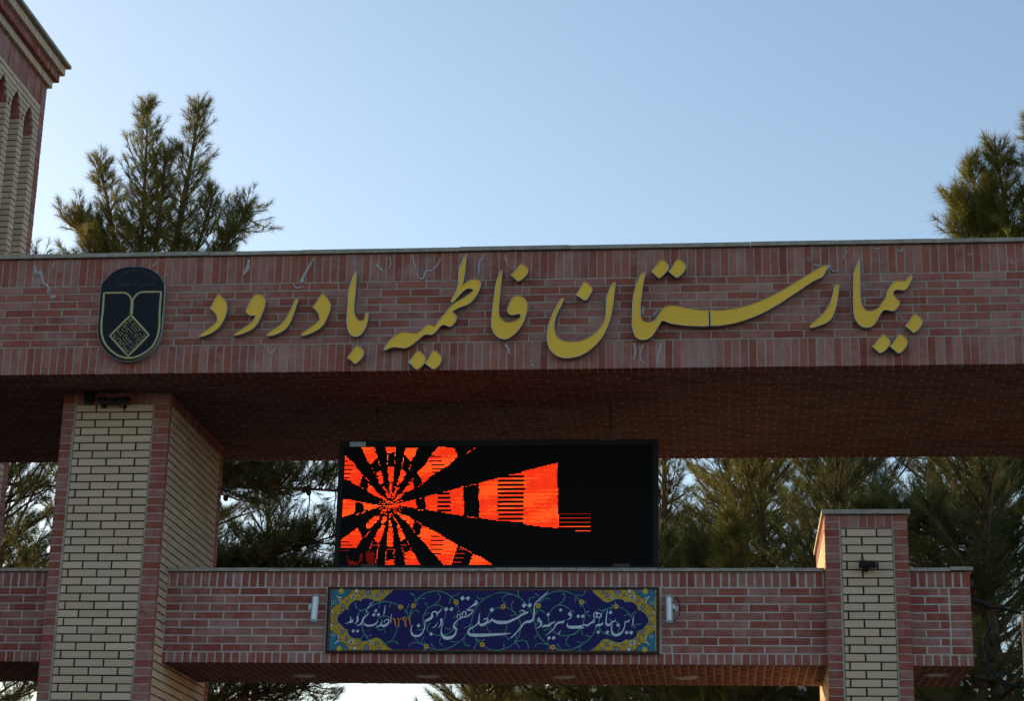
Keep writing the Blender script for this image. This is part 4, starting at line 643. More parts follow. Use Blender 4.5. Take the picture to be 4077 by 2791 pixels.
# ------------------------------------------------------------------ yellow channel letters
LAB = ['leftmost yellow letter, hooked stroke right of the oval emblem', 'yellow rounded comma shaped letter, second from the emblem', 'slim curved yellow letter, third from the emblem',
 'yellow hooked letter with pointed top, fourth from the emblem', 'tall yellow upright letter curling up at the right, over a single dot', 'yellow diamond dot below the tall curled upright letter',
 'long sloping yellow lettering that rises from lower left to a tall spike', 'left yellow dot of the pair under the sloping spiked lettering', 'right yellow dot of the pair under the sloping spiked lettering',
 'yellow upright joined at its foot to a closed round loop', 'yellow dot above the round loop letter', 'wide yellow bowl shaped letter open at the top', 'yellow dot inside the top of the wide bowl letter',
 'yellow upright whose foot runs right into a bar ending at the dark gap', 'left yellow dot of the pair at the top of the lintel', 'right yellow dot of the pair at the top of the lintel',
 'long yellow sweeping bar rising to the right from the dark gap', 'slim curved yellow letter under the tip of the long sweeping bar', 'rightmost yellow lettering, tall upright joined to a toothed wave',
 'highest yellow dot of the three at the right end of the lettering', 'lower right yellow dot of the three at the right end', 'lower left yellow dot of the three at the right end']
for (nm, P), lab in zip(LETTERS, LAB):
    P = [(a, b) for a, b, _ in smooth_poly([(x/1000, z/1000) for x, z in P], sub=2, corner=42)]
    # drop near-duplicate points
    Q = [P[0]]
    for q in P[1:]:
        if math.hypot(q[0]-Q[-1][0], q[1]-Q[-1][1]) > .0015: Q.append(q)
    P = Q; cx = sum(q[0] for q in P)/len(P); cz = sum(q[1] for q in P)/len(P)
    R = root(nm, lab, 'sign letter', (cx, -.008, cz), 'yellow letters of the sign on the lintel'); n = len(P); I = inset(P, .0032)
    sg = area2(P) > 0
    yF, yB = -.072, -.009
    V = [(a, yF, b) for a, b in P] + [(a, yB, b) for a, b in P]; Fc = [(i, n+i, n+(i+1) % n, (i+1) % n) for i in range(n)]
    if not sg: Fc = [f[::-1] for f in Fc]
    link('letter_side', from_np('s', V, Fc), M_steel, R)
    V = [(a, yF, b) for a, b in P] + [(a, yF, b) for a, b in I] + [(a, yF+.009, b) for a, b in I]
    Fc = [(i, (i+1) % n, n+(i+1) % n, n+i) for i in range(n)] + [(n+i, n+(i+1) % n, 2*n+(i+1) % n, 2*n+i) for i in range(n)]
    if not sg: Fc = [f[::-1] for f in Fc]
    link('letter_rim', from_np('r', V, Fc), M_rim, R)
    sh = Sheet(); sh.poly(I, yF+.0075); sh.build('letter_face', M_gold, R)
    bk = Sheet(); bk.poly(P, yB); bk.build('letter_back', M_steel, R)
    for dx in (-.04, .04):
        if nm == 'letter_dot': tube('stand_off', [(cx+dx*.3, -.012, cz), (cx+dx*.3, .004, cz)], .004, M_steel, R, 6); break
WL = ['thin pale wire from the curled upright down to its dot', 'thin pale wire beside the bowl letter running to its dot', 'thin pale wire from the rightmost lettering to its highest dot', 'thin pale wire linking two of the rightmost dots', 'thin pale wire hanging from the dot to the round loop letter']
for wv, lab in zip(WIRES, WL):
    o = tube('sign_wire', [(a, -.012, b) for a, b, _ in smooth_poly([(x/1000, z/1000) for x, z in wv], closed=False, sub=3)], .0028, M_wire); tag(o, lab, 'wire', 'wires between the yellow letters')

# ------------------------------------------------------------------ oval emblem
R = root('oval_emblem', 'dark oval emblem sign with gold book outline at the left end of the lintel', 'emblem sign', (1.1, -.01, 7.28))
P = [(a, b) for a, b, _ in smooth_poly(M3(EMB_OUT), sub=3, corner=60)]; n = len(P)
sh = Sheet(); sh.poly(P, -.080); sh.build('panel', M_navy, R)
V = [(a, -.080, b) for a, b in P] + [(a, -.008, b) for a, b in P]; Fc = [(i, n+i, n+(i+1) % n, (i+1) % n) for i in range(n)]
if area2(P) < 0: Fc = [f[::-1] for f in Fc]
link('edge_band', from_np('b', V, Fc), M_alu, R)
I = inset(P, -.0025); V = [(a, -.081, b) for a, b in P] + [(a, -.081, b) for a, b in I] + [(a, -.074, b) for a, b in I]; Fc = [(i, (i+1) % n, n+(i+1) % n, n+i) for i in range(n)] + [(n+i, n+(i+1) % n, 2*n+(i+1) % n, 2*n+i) for i in range(n)]
link('edge_trim', from_np('t', V, [f[::-1] for f in Fc]), M_alu, R)
for i, s_ in enumerate(EMB_STR): sh = Sheet(); sh.ribbon([(a, b, w_*.92) for a, b, w_ in M3(s_)], -.0825-.0001*i, .0022, sub=4); sh.build('gold_outline', M_brass, R)
sh = Sheet()
for s_ in EMB_KU:
    q = M3(s_)
    for i in range(len(q)-1):
        a = Vector(q[i][:2]); b = Vector(q[i+1][:2]); d = (b-a).normalized()*.0017; a -= d; b += d
        sh.ribbon([(a.x, a.y, .0042), (b.x, b.y, .0042)], -.0828-.00004*(i % 2), 0, sub=1)
sh.build('square_script', M_brass, R)['kind'] = 'stuff'
def glyphs(codes, size):
    c = bpy.data.curves.new('t', 'FONT'); c.body = ''.join(chr(q) for q in reversed(codes)); c.size = size; c.resolution_u = 2; c.align_x = 'CENTER'
    o = bpy.data.objects.new('t', c); COL.objects.link(o); bpy.context.view_layer.update()
    me = bpy.data.meshes.new_from_object(o.evaluated_get(bpy.context.evaluated_depsgraph_get())); bpy.data.objects.remove(o); return me
AL, ALF, NI, TM, SI, SP = 0xFE8D, 0xFE8E, 0xFEE5, 0xFE98, 0xFEB3, 0x20
t1 = [AL, SI, TM, ALF, NI, SP, AL, 0xFEBB, 0xFED4, 0xFEEC, ALF, NI]
me = glyphs(t1, .062)
for v in me.vertices: x_, z_ = v.co.x, v.co.y; v.co = (1.108+x_, -.0825, 7.545+z_+x_*.0)
link('place_name', me, M_text, R, 'stuff')
t2 = [0xFEA9, AL, 0xFEE7, 0xFEB8, 0xFE95+0 if False else 0xFEEB, 0x20]
t2 = [0xFEA9, AL, 0xFEE7, 0xFEB8, 0xFB95, ALF, 0xFEE9, SP, 0xFECB, 0xFEE0, 0xFEEE, 0xFEE1, SP, 0xFB58, 0xFEB0, 0xFEB7, 0xFB91, 0xFBFD, SP, 0xFEED, SP, 0xFEA7, 0xFEAA, 0xFEE3, ALF, 0xFE95, SP, 0xFE91, 0xFEEC, 0xFEAA, AL, 0xFEB7, 0xFE98, 0xFBFD, SP, 0xFEA9, 0xFEAD, 0xFEE3, ALF, 0xFEE7, 0xFBFD]
me = glyphs(t2, .052); w_ = max(v.co.x for v in me.vertices)-min(v.co.x for v in me.vertices)
for v in me.vertices:
    th = v.co.x/w_*2.15; rr = .197+v.co.y*.9
    v.co = (1.100+math.sin(th)*rr*1.05, -.0825, 7.492+math.cos(th)*rr*.98)
link('rim_text', me, M_text, R, 'stuff')

# ------------------------------------------------------------------ LED display
LX0, LX1, LZ0, LZ1, LY = 2.820, 5.827, 5.150, 6.385, 1.15
R = root('led_display', 'black LED display between the beams showing a red-orange ray pattern', 'LED display', (4.32, 1.2, 5.13))
box('cabinet', LX0, LX1, LY+.012, LY+.19, LZ0, LZ1, M_cab, R, bev=.003)
for nm, a in (('frame_bar', (LX0, LX1, LZ1-.058, LZ1)), ('frame_bar', (LX0, LX1, LZ0, LZ0+.040)), ('frame_bar', (LX0, LX0+.048, LZ0+.0405, LZ1-.0585)), ('frame_bar', (LX1-.048, LX1, LZ0+.0405, LZ1-.0585))):
    box(nm, a[0], a[1], LY-.004, LY+.0115, a[2], a[3], M_cab, R, bev=.002)
m_ = mat('led_module_face', (.008,.008,.008), .8, 0, .08)
AX0, AZ1, PT = 2.8756, 6.325, 2.905/288
PZ = 1.130/112
tc = N(m_, 'ShaderNodeTexCoord'); sp = N(m_, 'ShaderNodeSeparateXYZ'); L(m_, N(m_, 'ShaderNodeNewGeometry').outputs['Position'], sp.inputs[0])
fx = math_(m_, 'PINGPONG', math_(m_, 'MULTIPLY', math_(m_, 'SUBTRACT', sp.outputs[0], AX0), 1/PT), .5); fz = math_(m_, 'PINGPONG', math_(m_, 'MULTIPLY', math_(m_, 'SUBTRACT', sp.outputs[2], AZ1), 1/PZ), .5)
d_ = math_(m_, 'MULTIPLY', math_(m_, 'GREATER_THAN', fx, .22), math_(m_, 'GREATER_THAN', fz, .22))
L(m_, mix(m_, d_, (.004,.004,.004), (.012,.011,.010)), m_.node_tree.nodes['Principled BSDF'].inputs['Base Color'])
box('module_face', LX0+.049, LX1-.049, LY+.004, LY+.0118, LZ0+.041, LZ1-.059, m_, R)
Gx, Gz = 288, 112
G = np.zeros((Gz, Gx), np.int8)
X_, Z_ = np.meshgrid(np.arange(Gx)+.5, np.arange(Gz)+.5)
def fillp(P, val):
    ins = np.zeros(G.shape, bool); n = len(P)
    for i in range(n):
        x1, y1 = P[i]; x2, y2 = P[(i+1) % n]
        if y1 == y2: continue
        c_ = ((y1 > Z_) != (y2 > Z_)) & (X_ < (x2-x1)*(Z_-y1)/(y2-y1)+x1); ins ^= c_
    G[ins] = val
for P in LED_POLY: fillp(P, 1)
def rows(Ls, val, h):
    for (a, b) in Ls:
        y_ = int(round((a[1]+b[1])/2)); x0, x1 = sorted((a[0], b[0])); G[max(0, y_-h+1):min(Gz, y_+1), max(0, x0):min(Gx, x1+1)] = val
rows(LED_DARK, 0, 1); rows(LED_WIDE, 0, 2)
for P in LED_DIM: fillp(P, 3)
G[(G == 3) & ((X_.astype(int) + Z_.astype(int)*2) % 3 == 0)] = 0
rows(LED_ROW, 2, 1)
for i_, row_ in enumerate(LED_ROW[7:]): rows([row_], [3, 2, 2, 1, 1][i_] if i_ < 5 else 1, 1)
rr_ = random.Random(5)
for (a, b) in LED_DOT:
    n_ = max(abs(a[0]-b[0]), abs(a[1]-b[1]), 1)
    for t in range(n_+1):
        if rr_.random() < .28: continue
        x_, y_ = int(round(a[0]+(b[0]-a[0])*t/n_)), int(round(a[1]+(b[1]-a[1])*t/n_))
        if 0 <= x_ < Gx and 0 <= y_ < Gz: G[y_, x_] = 1
for k in range(24):                                       # ragged rays near the hub
    th = k*2*PI/24+.1
    for r in np.arange(1.5, 11, .9):
        if rr_.random() < .55:
            x_, y_ = int(LED_C[0]+r*1.15*math.cos(th)), int(LED_C[1]+r*math.sin(th)); G[y_, x_] = 1
# ragged edges
for y_ in range(1, Gz-1):
    for x_ in range(1, Gx-1):
        if G[y_, x_] == 1 and (G[y_, x_-1] == 0 or G[y_, x_+1] == 0) and rr_.random() < .16: G[y_, x_] = 0
for nm, val, m_, hw in (('lit_led', 1, M_led, .33), ('faint_led', 3, M_leddim, .34), ('row_led', 2, M_led, .22)):
    ys, xs_ = np.nonzero(G == val); 
    if len(xs_) == 0: continue
    hot = np.array([(math.sin(x_*.10+y_*.31)+math.sin(y_*1.7)*.8+math.sin(x_*.037-y_*.09)*1.1+rr_.uniform(-.5,.5)) > .55 for x_, y_ in zip(xs_, ys)])
    V = []; Fc = []
    cx = AX0+(xs_+.5)*PT; cz = AZ1-(ys+.5)*PZ
    oc = [(math.cos(a)*hw*PT*1.06, math.sin(a)*hw*PZ*1.06) for a in np.arange(8)*PI/4+PI/8]
    V = np.zeros((len(xs_), 8, 3), np.float32)
    for i, (a, b) in enumerate(oc): V[:, i, 0] = cx+a; V[:, i, 2] = cz+b
    V[:, :, 1] = LY+.0022
    me = from_np(nm, V.reshape(-1, 3), np.arange(len(xs_)*8).reshape(-1, 8), mi=(hot.astype(int) if val == 1 else np.zeros(len(xs_))))
    link(nm, me, [m_, M_ledhot], R, 'stuff')
o = box('maker_sticker', 2.919, 3.071, LY-.0065, LY-.0045, 6.330, 6.374, M_label, R)
sh = Sheet(); rr_ = random.Random(3)
for zz_, hh in ((6.361, .007), (6.341, .005)):
    x_ = 2.926
    while x_ < 3.06:
        l_ = rr_.uniform(.006, .018); sh.poly([(x_, zz_-hh/2), (x_+l_, zz_-hh/2), (x_+l_, zz_+hh/2), (x_, zz_+hh/2)], -0.0+LY-.0067); x_ += l_+.004
sh.build('sticker_print', M_ink, R)['kind'] = 'stuff'
for a, b, z0, z1 in ((3.076, 3.232, LZ0-.004, LZ0+.052), (5.413, 5.567, LZ0-.004, LZ0+.052), (5.301, 5.430, LZ1-.012, LZ1+.012)): box('bracket', a, b, LY-.012, LY-.0055, z0, z1, M_rust, R, bev=.001)
for a in (3.1, 5.5): box('foot', a-.05, a+.05, LY+.02, LY+.17, Z1t+.036, LZ0, M_black, R)
for x_ in (3.1615, 5.3808): box('hanger_rod', x_-.008, x_+.008, LY+.02, LY+.036, LZ1-.002, ZB+.003, M_rust, R)
tube('side_cable', [(5.829, LY+.06, 5.95), (5.85, LY+.05, 5.72), (5.905, LY+.04, 5.62), (5.90, LY+.03, 5.555), (5.86, LY+.04, 5.53), (5.87, LY+.05, 5.60), (5.875, LY+.05, 5.58), (5.845, LY+.06, 5.42), (5.829, LY+.07, 5.35)], .006, M_cable, R, 6)

# ------------------------------------------------------------------ tiled inscription
TXa, TXb, TZa, TZb, TY = 2.8245, 5.844, 4.342, 4.9425, .915
R = root('tile_inscription', 'blue glazed tile panel with white flowing inscription, vines and yellow floral ends', 'tile panel', (4.33, .94, 4.34))
box('setting_bed', TXa+.003, TXb-.003, TY+.008, Y1+.004, TZa+.003, TZb-.003, M_clay, R)
tw = (TXb-TXa)/15; th_ = (TZb-TZa)/3
tm = None
for i in range(15):
    for j in range(3):
        F9 = Face((0, TY, 0), (1,0,0), (0,-1,0)); key = ('tile', tw)
        o = bpy.data.objects.new('tile', unit_brick(tw-.0022, th_-.0022, .012, M_tnavy, (i+j) % 3)); COL.objects.link(o); o.parent = R
        o.location = Vector((TXa+(i+.5)*tw, TY+random.uniform(-.0006,.0006), TZa+(j+.5)*th_)) - wloc(R)
y0 = TY-.0016
def rect(sh, x0, x1, z0, z1, y): sh.poly([(x0, z0), (x1, z0), (x1, z1), (x0, z1)], y)
b_ = .0205; c_ = b_+.0075
for q in ((TXa, TXb, TZb-b_, TZb), (TXa, TXb, TZa, TZa+b_), (TXa, TXa+b_, TZa+b_, TZb-b_), (TXb-b_, TXb, TZa+b_, TZb-b_)):
    sh = Sheet(); rect(sh, *q, y0); sh.build('black_border', M_tdark, R)
for q in ((TXa+b_, TXb-b_, TZb-c_, TZb-b_), (TXa+b_, TXb-b_, TZa+b_, TZa+c_), (TXa+b_, TXa+c_, TZa+c_, TZb-c_), (TXb-c_, TXb-b_, TZa+c_, TZb-c_)):
    sh = Sheet(); rect(sh, *q, y0); sh.build('rust_border', M_tred, R)
mid = (TXa+TXb)/2; mir = lambda P: [(2*mid-p[0],)+tuple(p[1:]) for p in P]
yl_, yr_ = M3(YELL), M3(YELR)
for P in (yl_, yr_):
    sh = Sheet(); sh.poly(P, y0-.0002); sh.build('ochre_field', M_tyel, R)
for P in (yl_[1:-1], yr_[1:-1]):
    sh = Sheet(); sh.ribbon([(a[0], a[1], .0055) for a in P], y0-.0010, 0, sub=2); sh.build('field_outline', M_tedge, R)
def pin(P, x, z):
    c_ = False; n = len(P)
    for i in range(n):
        x1, z1 = P[i][:2]; x2, z2 = P[(i+1) % n][:2]
        if (z1 > z) != (z2 > z) and x < (x2-x1)*(z-z1)/(z2-z1)+x1: c_ = not c_
    return c_
TQ = [M3(t) for t in TURQ]; TQ = TQ + [mir(t) for t in TQ]
shk = Sheet()
for t in TQ:
    sht = Sheet(); sht.poly(t, y0-.0005); sht.build('turquoise_corner', M_tturq, R); shk.ribbon([(a[0], a[1], .005) for a in t[1:]], y0-.0011, 0, sub=2)
SF = M3(SMALLF); TF = M3(TURF); WH = M3(WHIT); YF = M3(YFLO)
A_, B_, C_, D_, E_, F9_ = Sheet(), Sheet(), Sheet(), Sheet(), Sheet(), Sheet()
for q in SF + mir(SF):
    A_.star(q[0], q[1], q[2]*.98, y0-.0012, 7, .25); C_.star(q[0], q[1], q[2]*.62, y0-.0016, 6, .3); D_.disc(q[0], q[1], q[2]*.26, y0-.0020, 6)
for q in TF + mir(TF):
    for k in range(10):
        a = k*PI/5; B_.disc(q[0]+math.cos(a)*q[2]*.85, q[1]+math.sin(a)*q[2]*.75, q[2]*.2, y0-.0014, 6)
    E_.leaf(q[0]-q[2]*.1, q[1]-q[2]*.9, q[2]*1.9, q[2]*.42, PI/2*.95, y0-.0017)
for q in WH + mir(WH): A_.star(q[0], q[1], q[2], y0-.0012, 5, .5); B_.star(q[0], q[1], q[2]*.7, y0-.0018, 5, .5)
for q in YF + mir(YF): A_.disc(q[0], q[1], q[2]*1.0, y0-.00125, 12, .6); D_.star(q[0], q[1], q[2]*.9, y0-.0018, 9, .4)
SW = [M3(t) for t in SWOOSH]; SW += [mir(t) for t in SW]
for s_ in SW: shk.ribbon([(a, b, w_+.009) for a, b, w_ in s_], y0-.0012, 0); B_.ribbon(s_, y0-.0019, 0)
rr_ = random.Random(11)
for P in (yl_, yr_):
    x0_, x1_ = min(p[0] for p in P), max(p[0] for p in P); got = []
    for _ in range(900):
        x_, z_ = rr_.uniform(x0_, x1_), rr_.uniform(TZa+.03, TZb-.03)
        if not pin(P, x_, z_) or any(pin(t, x_, z_) for t in TQ) or any(math.hypot(x_-g_[0], z_-g_[1]) < .021 for g_ in got): continue
        if any(math.hypot(x_-q[0], z_-q[1]) < q[2]*1.1 for q in SF+mir(SF)+TF+mir(TF)+WH+mir(WH)): continue
        got.append((x_, z_)); a = rr_.uniform(0, 2*PI); shk.leaf(x_, z_, .020, .0050, a, y0-.0013); F9_.ribbon([(x_, z_, .0016), (x_-.012*math.cos(a+.5), z_-.012*math.sin(a+.5), .0016), (x_-.025*math.cos(a+.9), z_-.025*math.sin(a+.9), .0010)], y0-.0012, 0, sub=2)
for t in TQ:
    xx_ = [p[0] for p in t]; zz_ = [p[1] for p in t]
    for _ in range(60):
        x_, z_ = rr_.uniform(min(xx_), max(xx_)), rr_.uniform(min(zz_), max(zz_))
        if pin(t, x_, z_): shk.leaf(x_, z_, .016, .0045, rr_.uniform(0, 2*PI), y0-.0014) if rr_.random() < .5 else E_.disc(x_, z_, .004, y0-.0014, 6)
for s_, n_, m_ in ((shk, 'dark_linework', M_tdark), (A_, 'purple_petals', M_tpurple), (B_, 'white_petals', M_twhite), (C_, 'blue_petals', M_tblue), (D_, 'yellow_centres', M_tflower), (E_, 'turquoise_petals', M_tturq), (F9_, 'olive_stems', M_tolive)): s_.build(n_, m_, R)['kind'] = 'stuff'
for v_ in VINES:
    sh = Sheet(); q = M3(v_); n = len(q); sh.ribbon([(p[0], p[1], .0062 if n > 4 else .0052) for p in q], y0-.0006, 0, sub=4)
    if n <= 4:
        a = Vector(q[-1][:2])-Vector(q[-2][:2]); sh.leaf(q[-1][0]-a.x*.5, q[-1][1]-a.y*.5, max(.03, a.length*.6), .006, math.atan2(a.y, a.x), y0-.0008)
    o = sh.build('vine', M_tgreen, R)
    if n <= 4: o['kind'] = 'stuff'
rr_ = random.Random(2)
for q in M3(FLOWERS):
    A_, B_, C_ = Sheet(), Sheet(), Sheet()
    for k in range(2):
        a = rr_.uniform(0, 6.28); B_.leaf(q[0]+math.cos(a)*.018, q[1]+math.sin(a)*.018, .030, .0095, a, y0-.0009)
    A_.star(q[0], q[1], .0235, y0-.0014, 6, .22); C_.disc(q[0], q[1], .0075, y0-.0019, 8)
    B_.build('sky_blue_leaf', M_tblue, R)['kind'] = 'stuff'; o = A_.build('orange_blossom', M_tflower, R); e_ = C_.build('blossom_eye', M_tdark, R)
for i, s_ in enumerate(CALIG):
    sh = Sheet(); sh.ribbon([(a, b, w_*.95) for a, b, w_ in M3(s_)], y0-.0024-.00003*(i % 7), 0, sub=4, minw=.0015); sh.build('inscription_stroke', M_twhite, R)
for q in M3(DIAM):
    r_ = q[2]*.98; sh = Sheet(); sh.poly([(q[0]-r_, q[1]-r_*.05), (q[0]-r_*.05, q[1]-r_), (q[0]+r_, q[1]+r_*.08), (q[0]+r_*.05, q[1]+r_)], y0-.0026); sh.build('inscription_dot', M_twhite, R)
for s_ in DIGITS: sh = Sheet(); sh.ribbon(M3(s_), y0-.0025, 0, sub=3); sh.build('date_stroke', M_torange, R)
sh = Sheet()
for i in range(1, 15): x_ = TXa+i*tw; rect(sh, x_-.0010, x_+.0010, TZa, TZb, y0-.0030)
for j in (1, 2): z_ = TZa+j*th_; rect(sh, TXa, TXb, z_-.0010, z_+.0010, y0-.0031)
sh.build('grout_line', M_grout, R)['kind'] = 'stuff'

# ------------------------------------------------------------------ wall lamps beside the tiles
def wall_lamp(x, lab, tilt, sgn):
    R = root('wall_lamp', lab, 'wall lamp', (x, Y1, 4.735), 'tube lamps on either side of the tiles')
    rot = Matrix.Rotation(tilt, 3, 'Y') @ Matrix.Rotation(.0, 3, 'Z'); c = Vector((x, Y1-.085, 4.735))
    def pt(a, b): return c + rot @ Vector((a, 0, b))
    for nm, z0, z1, m_, r_ in (('housing', -.104, .104, M_lampal, .0325), ('end_cap', .1045, .126, M_endcap, .0338), ('end_cap', -.126, -.1045, M_endcap, .0338)):
        bm = bmesh.new(); V = []
        prof = [(-.95,.5), (-.95,-.35), (-.55,-.85), (0,-1), (.55,-.85), (.95,-.35), (.95,.5), (.4,.9), (-.4,.9)]
        a = [bm.verts.new(c + rot @ Vector((u*r_, v*r_, z0))) for u, v in prof]; b = [bm.verts.new(c + rot @ Vector((u*r_, v*r_, z1))) for u, v in prof]
        bm.faces.new(a); bm.faces.new(b[::-1])
        for i in range(len(prof)): bm.faces.new((a[i], b[i], b[(i+1) % len(prof)], a[(i+1) % len(prof)]))
        link(nm, bm_mesh(nm, bm), m_, R)
    box('bracket_arm', *sorted((x+sgn*.027, x+sgn*.048)), Y1-.09, Y1-.086, 4.735, 4.775, M_white, R)
    box('bracket_arm', *sorted((x+sgn*.045, x+sgn*.049)), Y1-.086, Y1-.004, 4.737, 4.773, M_white, R)
    box('bracket_plate', *sorted((x+sgn*.045, x+sgn*.078)), Y1-.0045, Y1-.0015, 4.732, 4.777, M_alu, R)
    if sgn > 0: tube('cable', [(x+.062, Y1-.004, 4.855), (x+.085, Y1-.03, 4.82), (x+.097, Y1-.04, 4.76), (x+.09, Y1-.05, 4.69), (x+.06, Y1-.07, 4.64), (x+.02, Y1-.08, 4.625)], .0042, M_cable, R, 6)
    else: tube('cable', [(x-.0, Y1-.002, 4.875), (x-.012, Y1-.03, 4.862), (x-.02, Y1-.045, 4.75), (x-.03, Y1-.02, 4.66), (x-.05, Y1-.004, 4.655)], .0042, M_cable, R, 6)
    box('cable_plug', (x+.055 if sgn > 0 else x-.012), (x+.069 if sgn > 0 else x+.004), Y1-.012, Y1, 4.849 if sgn > 0 else 4.868, 4.862 if sgn > 0 else 4.88, M_cable, R)
wall_lamp(2.722, 'silver tube lamp on the crossbeam left of the blue tiles', math.radians(2.5), -1)
wall_lamp(5.935, 'silver tube lamp with black cable loop, right of the blue tiles', math.radians(-1.0), 1)

# ------------------------------------------------------------------ floodlights
def floodlight(c, w_, lab, fins=True, loop=True, yaw=0.):
    R = root('floodlight', lab, 'floodlight', c); C = Vector(c); T = Matrix.Translation(C) @ Matrix.Rotation(yaw, 4, 'Z')
    def b(nm, x0, x1, y0_, y1_, z0, z1, m_, bev=.002, pitch=0.):
        bm = bmesh.new(); box_bm(bm, x0, x1, y0_, y1_, z0, z1, bev)
        if pitch: bmesh.ops.rotate(bm, cent=(0, -.07, 0), matrix=Matrix.Rotation(pitch, 3, 'X'), verts=bm.verts[:])
        bmesh.ops.transform(bm, matrix=T, verts=bm.verts[:]); link(nm, bm_mesh(nm, bm), m_, R)
    p_ = math.radians(28)
    b('housing', -w_/2, w_/2, -.125, -.02, -.012, .022, M_black, .006, p_)
    b('glass', -w_/2+.014, w_/2-.014, -.112, -.034, -.016, -.0125, M_lens, .001, p_)
    if fins:
        for k in range(9): b('cooling_fin', -w_/2+.012+k*(w_-.026)/8, -w_/2+.015+k*(w_-.026)/8, -.11, -.04, .0222, .040, M_black, 0, p_)
    b('yoke', -w_*.22, -w_*.22+.010, -.09, -.002, -.045, -.039, M_black, .001); b('yoke', -w_*.22, -w_*.22+.010, -.094, -.0885, -.045, .0, M_black, .001); b('yoke_plate', -w_*.22-.008, -.0+w_*.05, -.0045, -.001, -.05, -.01, M_black, .001)
    if loop:
        pts = [T @ Vector(q) for q in ((-.055, -.06, .03), (-.062, -.05, .058), (-.052, -.04, .072), (-.03, -.035, .058), (-.005, -.04, .040), (.01, -.05, .035))]
        tube('cable', pts, .0028, M_cable, R, 6)
    return R
floodlight((7.688, .8561, 5.118), .152, 'small black floodlight with cable loop on the buff face of the short pillar')
floodlight((.69, .6059, 6.622), .15, 'left black floodlight under the lintel on the tall pillar', True, True, .35)
floodlight((.885, .6059, 6.620), .15, 'right black floodlight under the lintel on the tall pillar', True, False, -.3)
R = root('junction_box', 'dark junction box in the top left corner of the tall pillar', 'junction box', (.53, .6059, 6.66))
box('box_body', .490, .572, .555, .6035, 6.614, 6.715, M_black, R, bev=.004); box('box_lid', .494, .568, .548, .5545, 6.62, 6.709, M_lampg, R, bev=.002)
tube('cable', [(.57, .57, 6.64), (.60, .55, 6.665), (.63, .54, 6.655), (.65, .55, 6.63)], .005, M_cable, R, 6)

# ------------------------------------------------------------------ downlights in the soffit of the crossbeam
DL = [(2.481, 'leftmost'), (3.657, 'second from left'), (4.931, 'middle'), (6.062, 'second from right'), (8.307, 'rightmost')]
for x_, s_ in DL:
    yy = 1.40 if x_ > 8 else 1.68
    lab = f'{s_} round grey downlight under the lower crossbeam' if x_ < 8 else 'rightmost round grey downlight under the crossbeam, beyond the short pillar'
    R = root('downlight', lab, 'downlight', (x_, yy, Z1b), 'round downlights under the crossbeam')
    for nm, r0, z0, z1, m_ in (('trim_ring', .112, Z1b-.011, Z1b-.0012, M_ring), ('lens', .092, Z1b-.0150, Z1b-.0112, M_lens)):
        bm = bmesh.new(); bmesh.ops.create_cone(bm, cap_ends=True, segments=28, radius1=r0*.96, radius2=r0, depth=z1-z0, matrix=Matrix.Translation((x_, yy, (z0+z1)/2))); link(nm, bm_mesh(nm, bm), m_, R)

# ------------------------------------------------------------------ street lamp behind the right side
R = root('street_lamp', 'street lamp behind the right end of the crossbeam, cream pole with dark curved bracket', 'street lamp', (9.79, 6, 0))
tube('pole', [(9.79, 6, 0), (9.79, 6, 3), (9.785, 6, 5.62)], [.06, .05, .038], M_pole, R, 12)
bm = bmesh.new(); bmesh.ops.create_uvsphere(bm, u_segments=20, v_segments=10, radius=1); bmesh.ops.scale(bm, vec=(.17, .10, .055), verts=bm.verts[:])
for v in bm.verts:
    if v.co.z < -.02: v.co.z = -.02
bmesh.ops.rotate(bm, cent=(0,0,0), matrix=Matrix.Rotation(.28, 3, 'Y'), verts=bm.verts[:]); bmesh.ops.translate(bm, vec=(9.27, 6, 5.72), verts=bm.verts[:])
o = link('lamp_head', bm_mesh('lamp_head', bm), M_lampg, R)
for p in o.data.polygons: p.use_smooth = True
tube('arm', [(9.40, 6, 5.675), (9.55, 6, 5.665), (9.785, 6, 5.60)], .016, M_lampg, R, 8)
tube('curved_bracket', [(a, 6, b) for a, b, _ in smooth_poly([(9.415,5.47), (9.36,5.38), (9.335,5.28), (9.34,5.14), (9.375,5.0), (9.44,4.90), (9.53,4.83), (9.64,4.79), (9.79,4.79)], closed=False, sub=3)], .017, M_blue, R, 8)

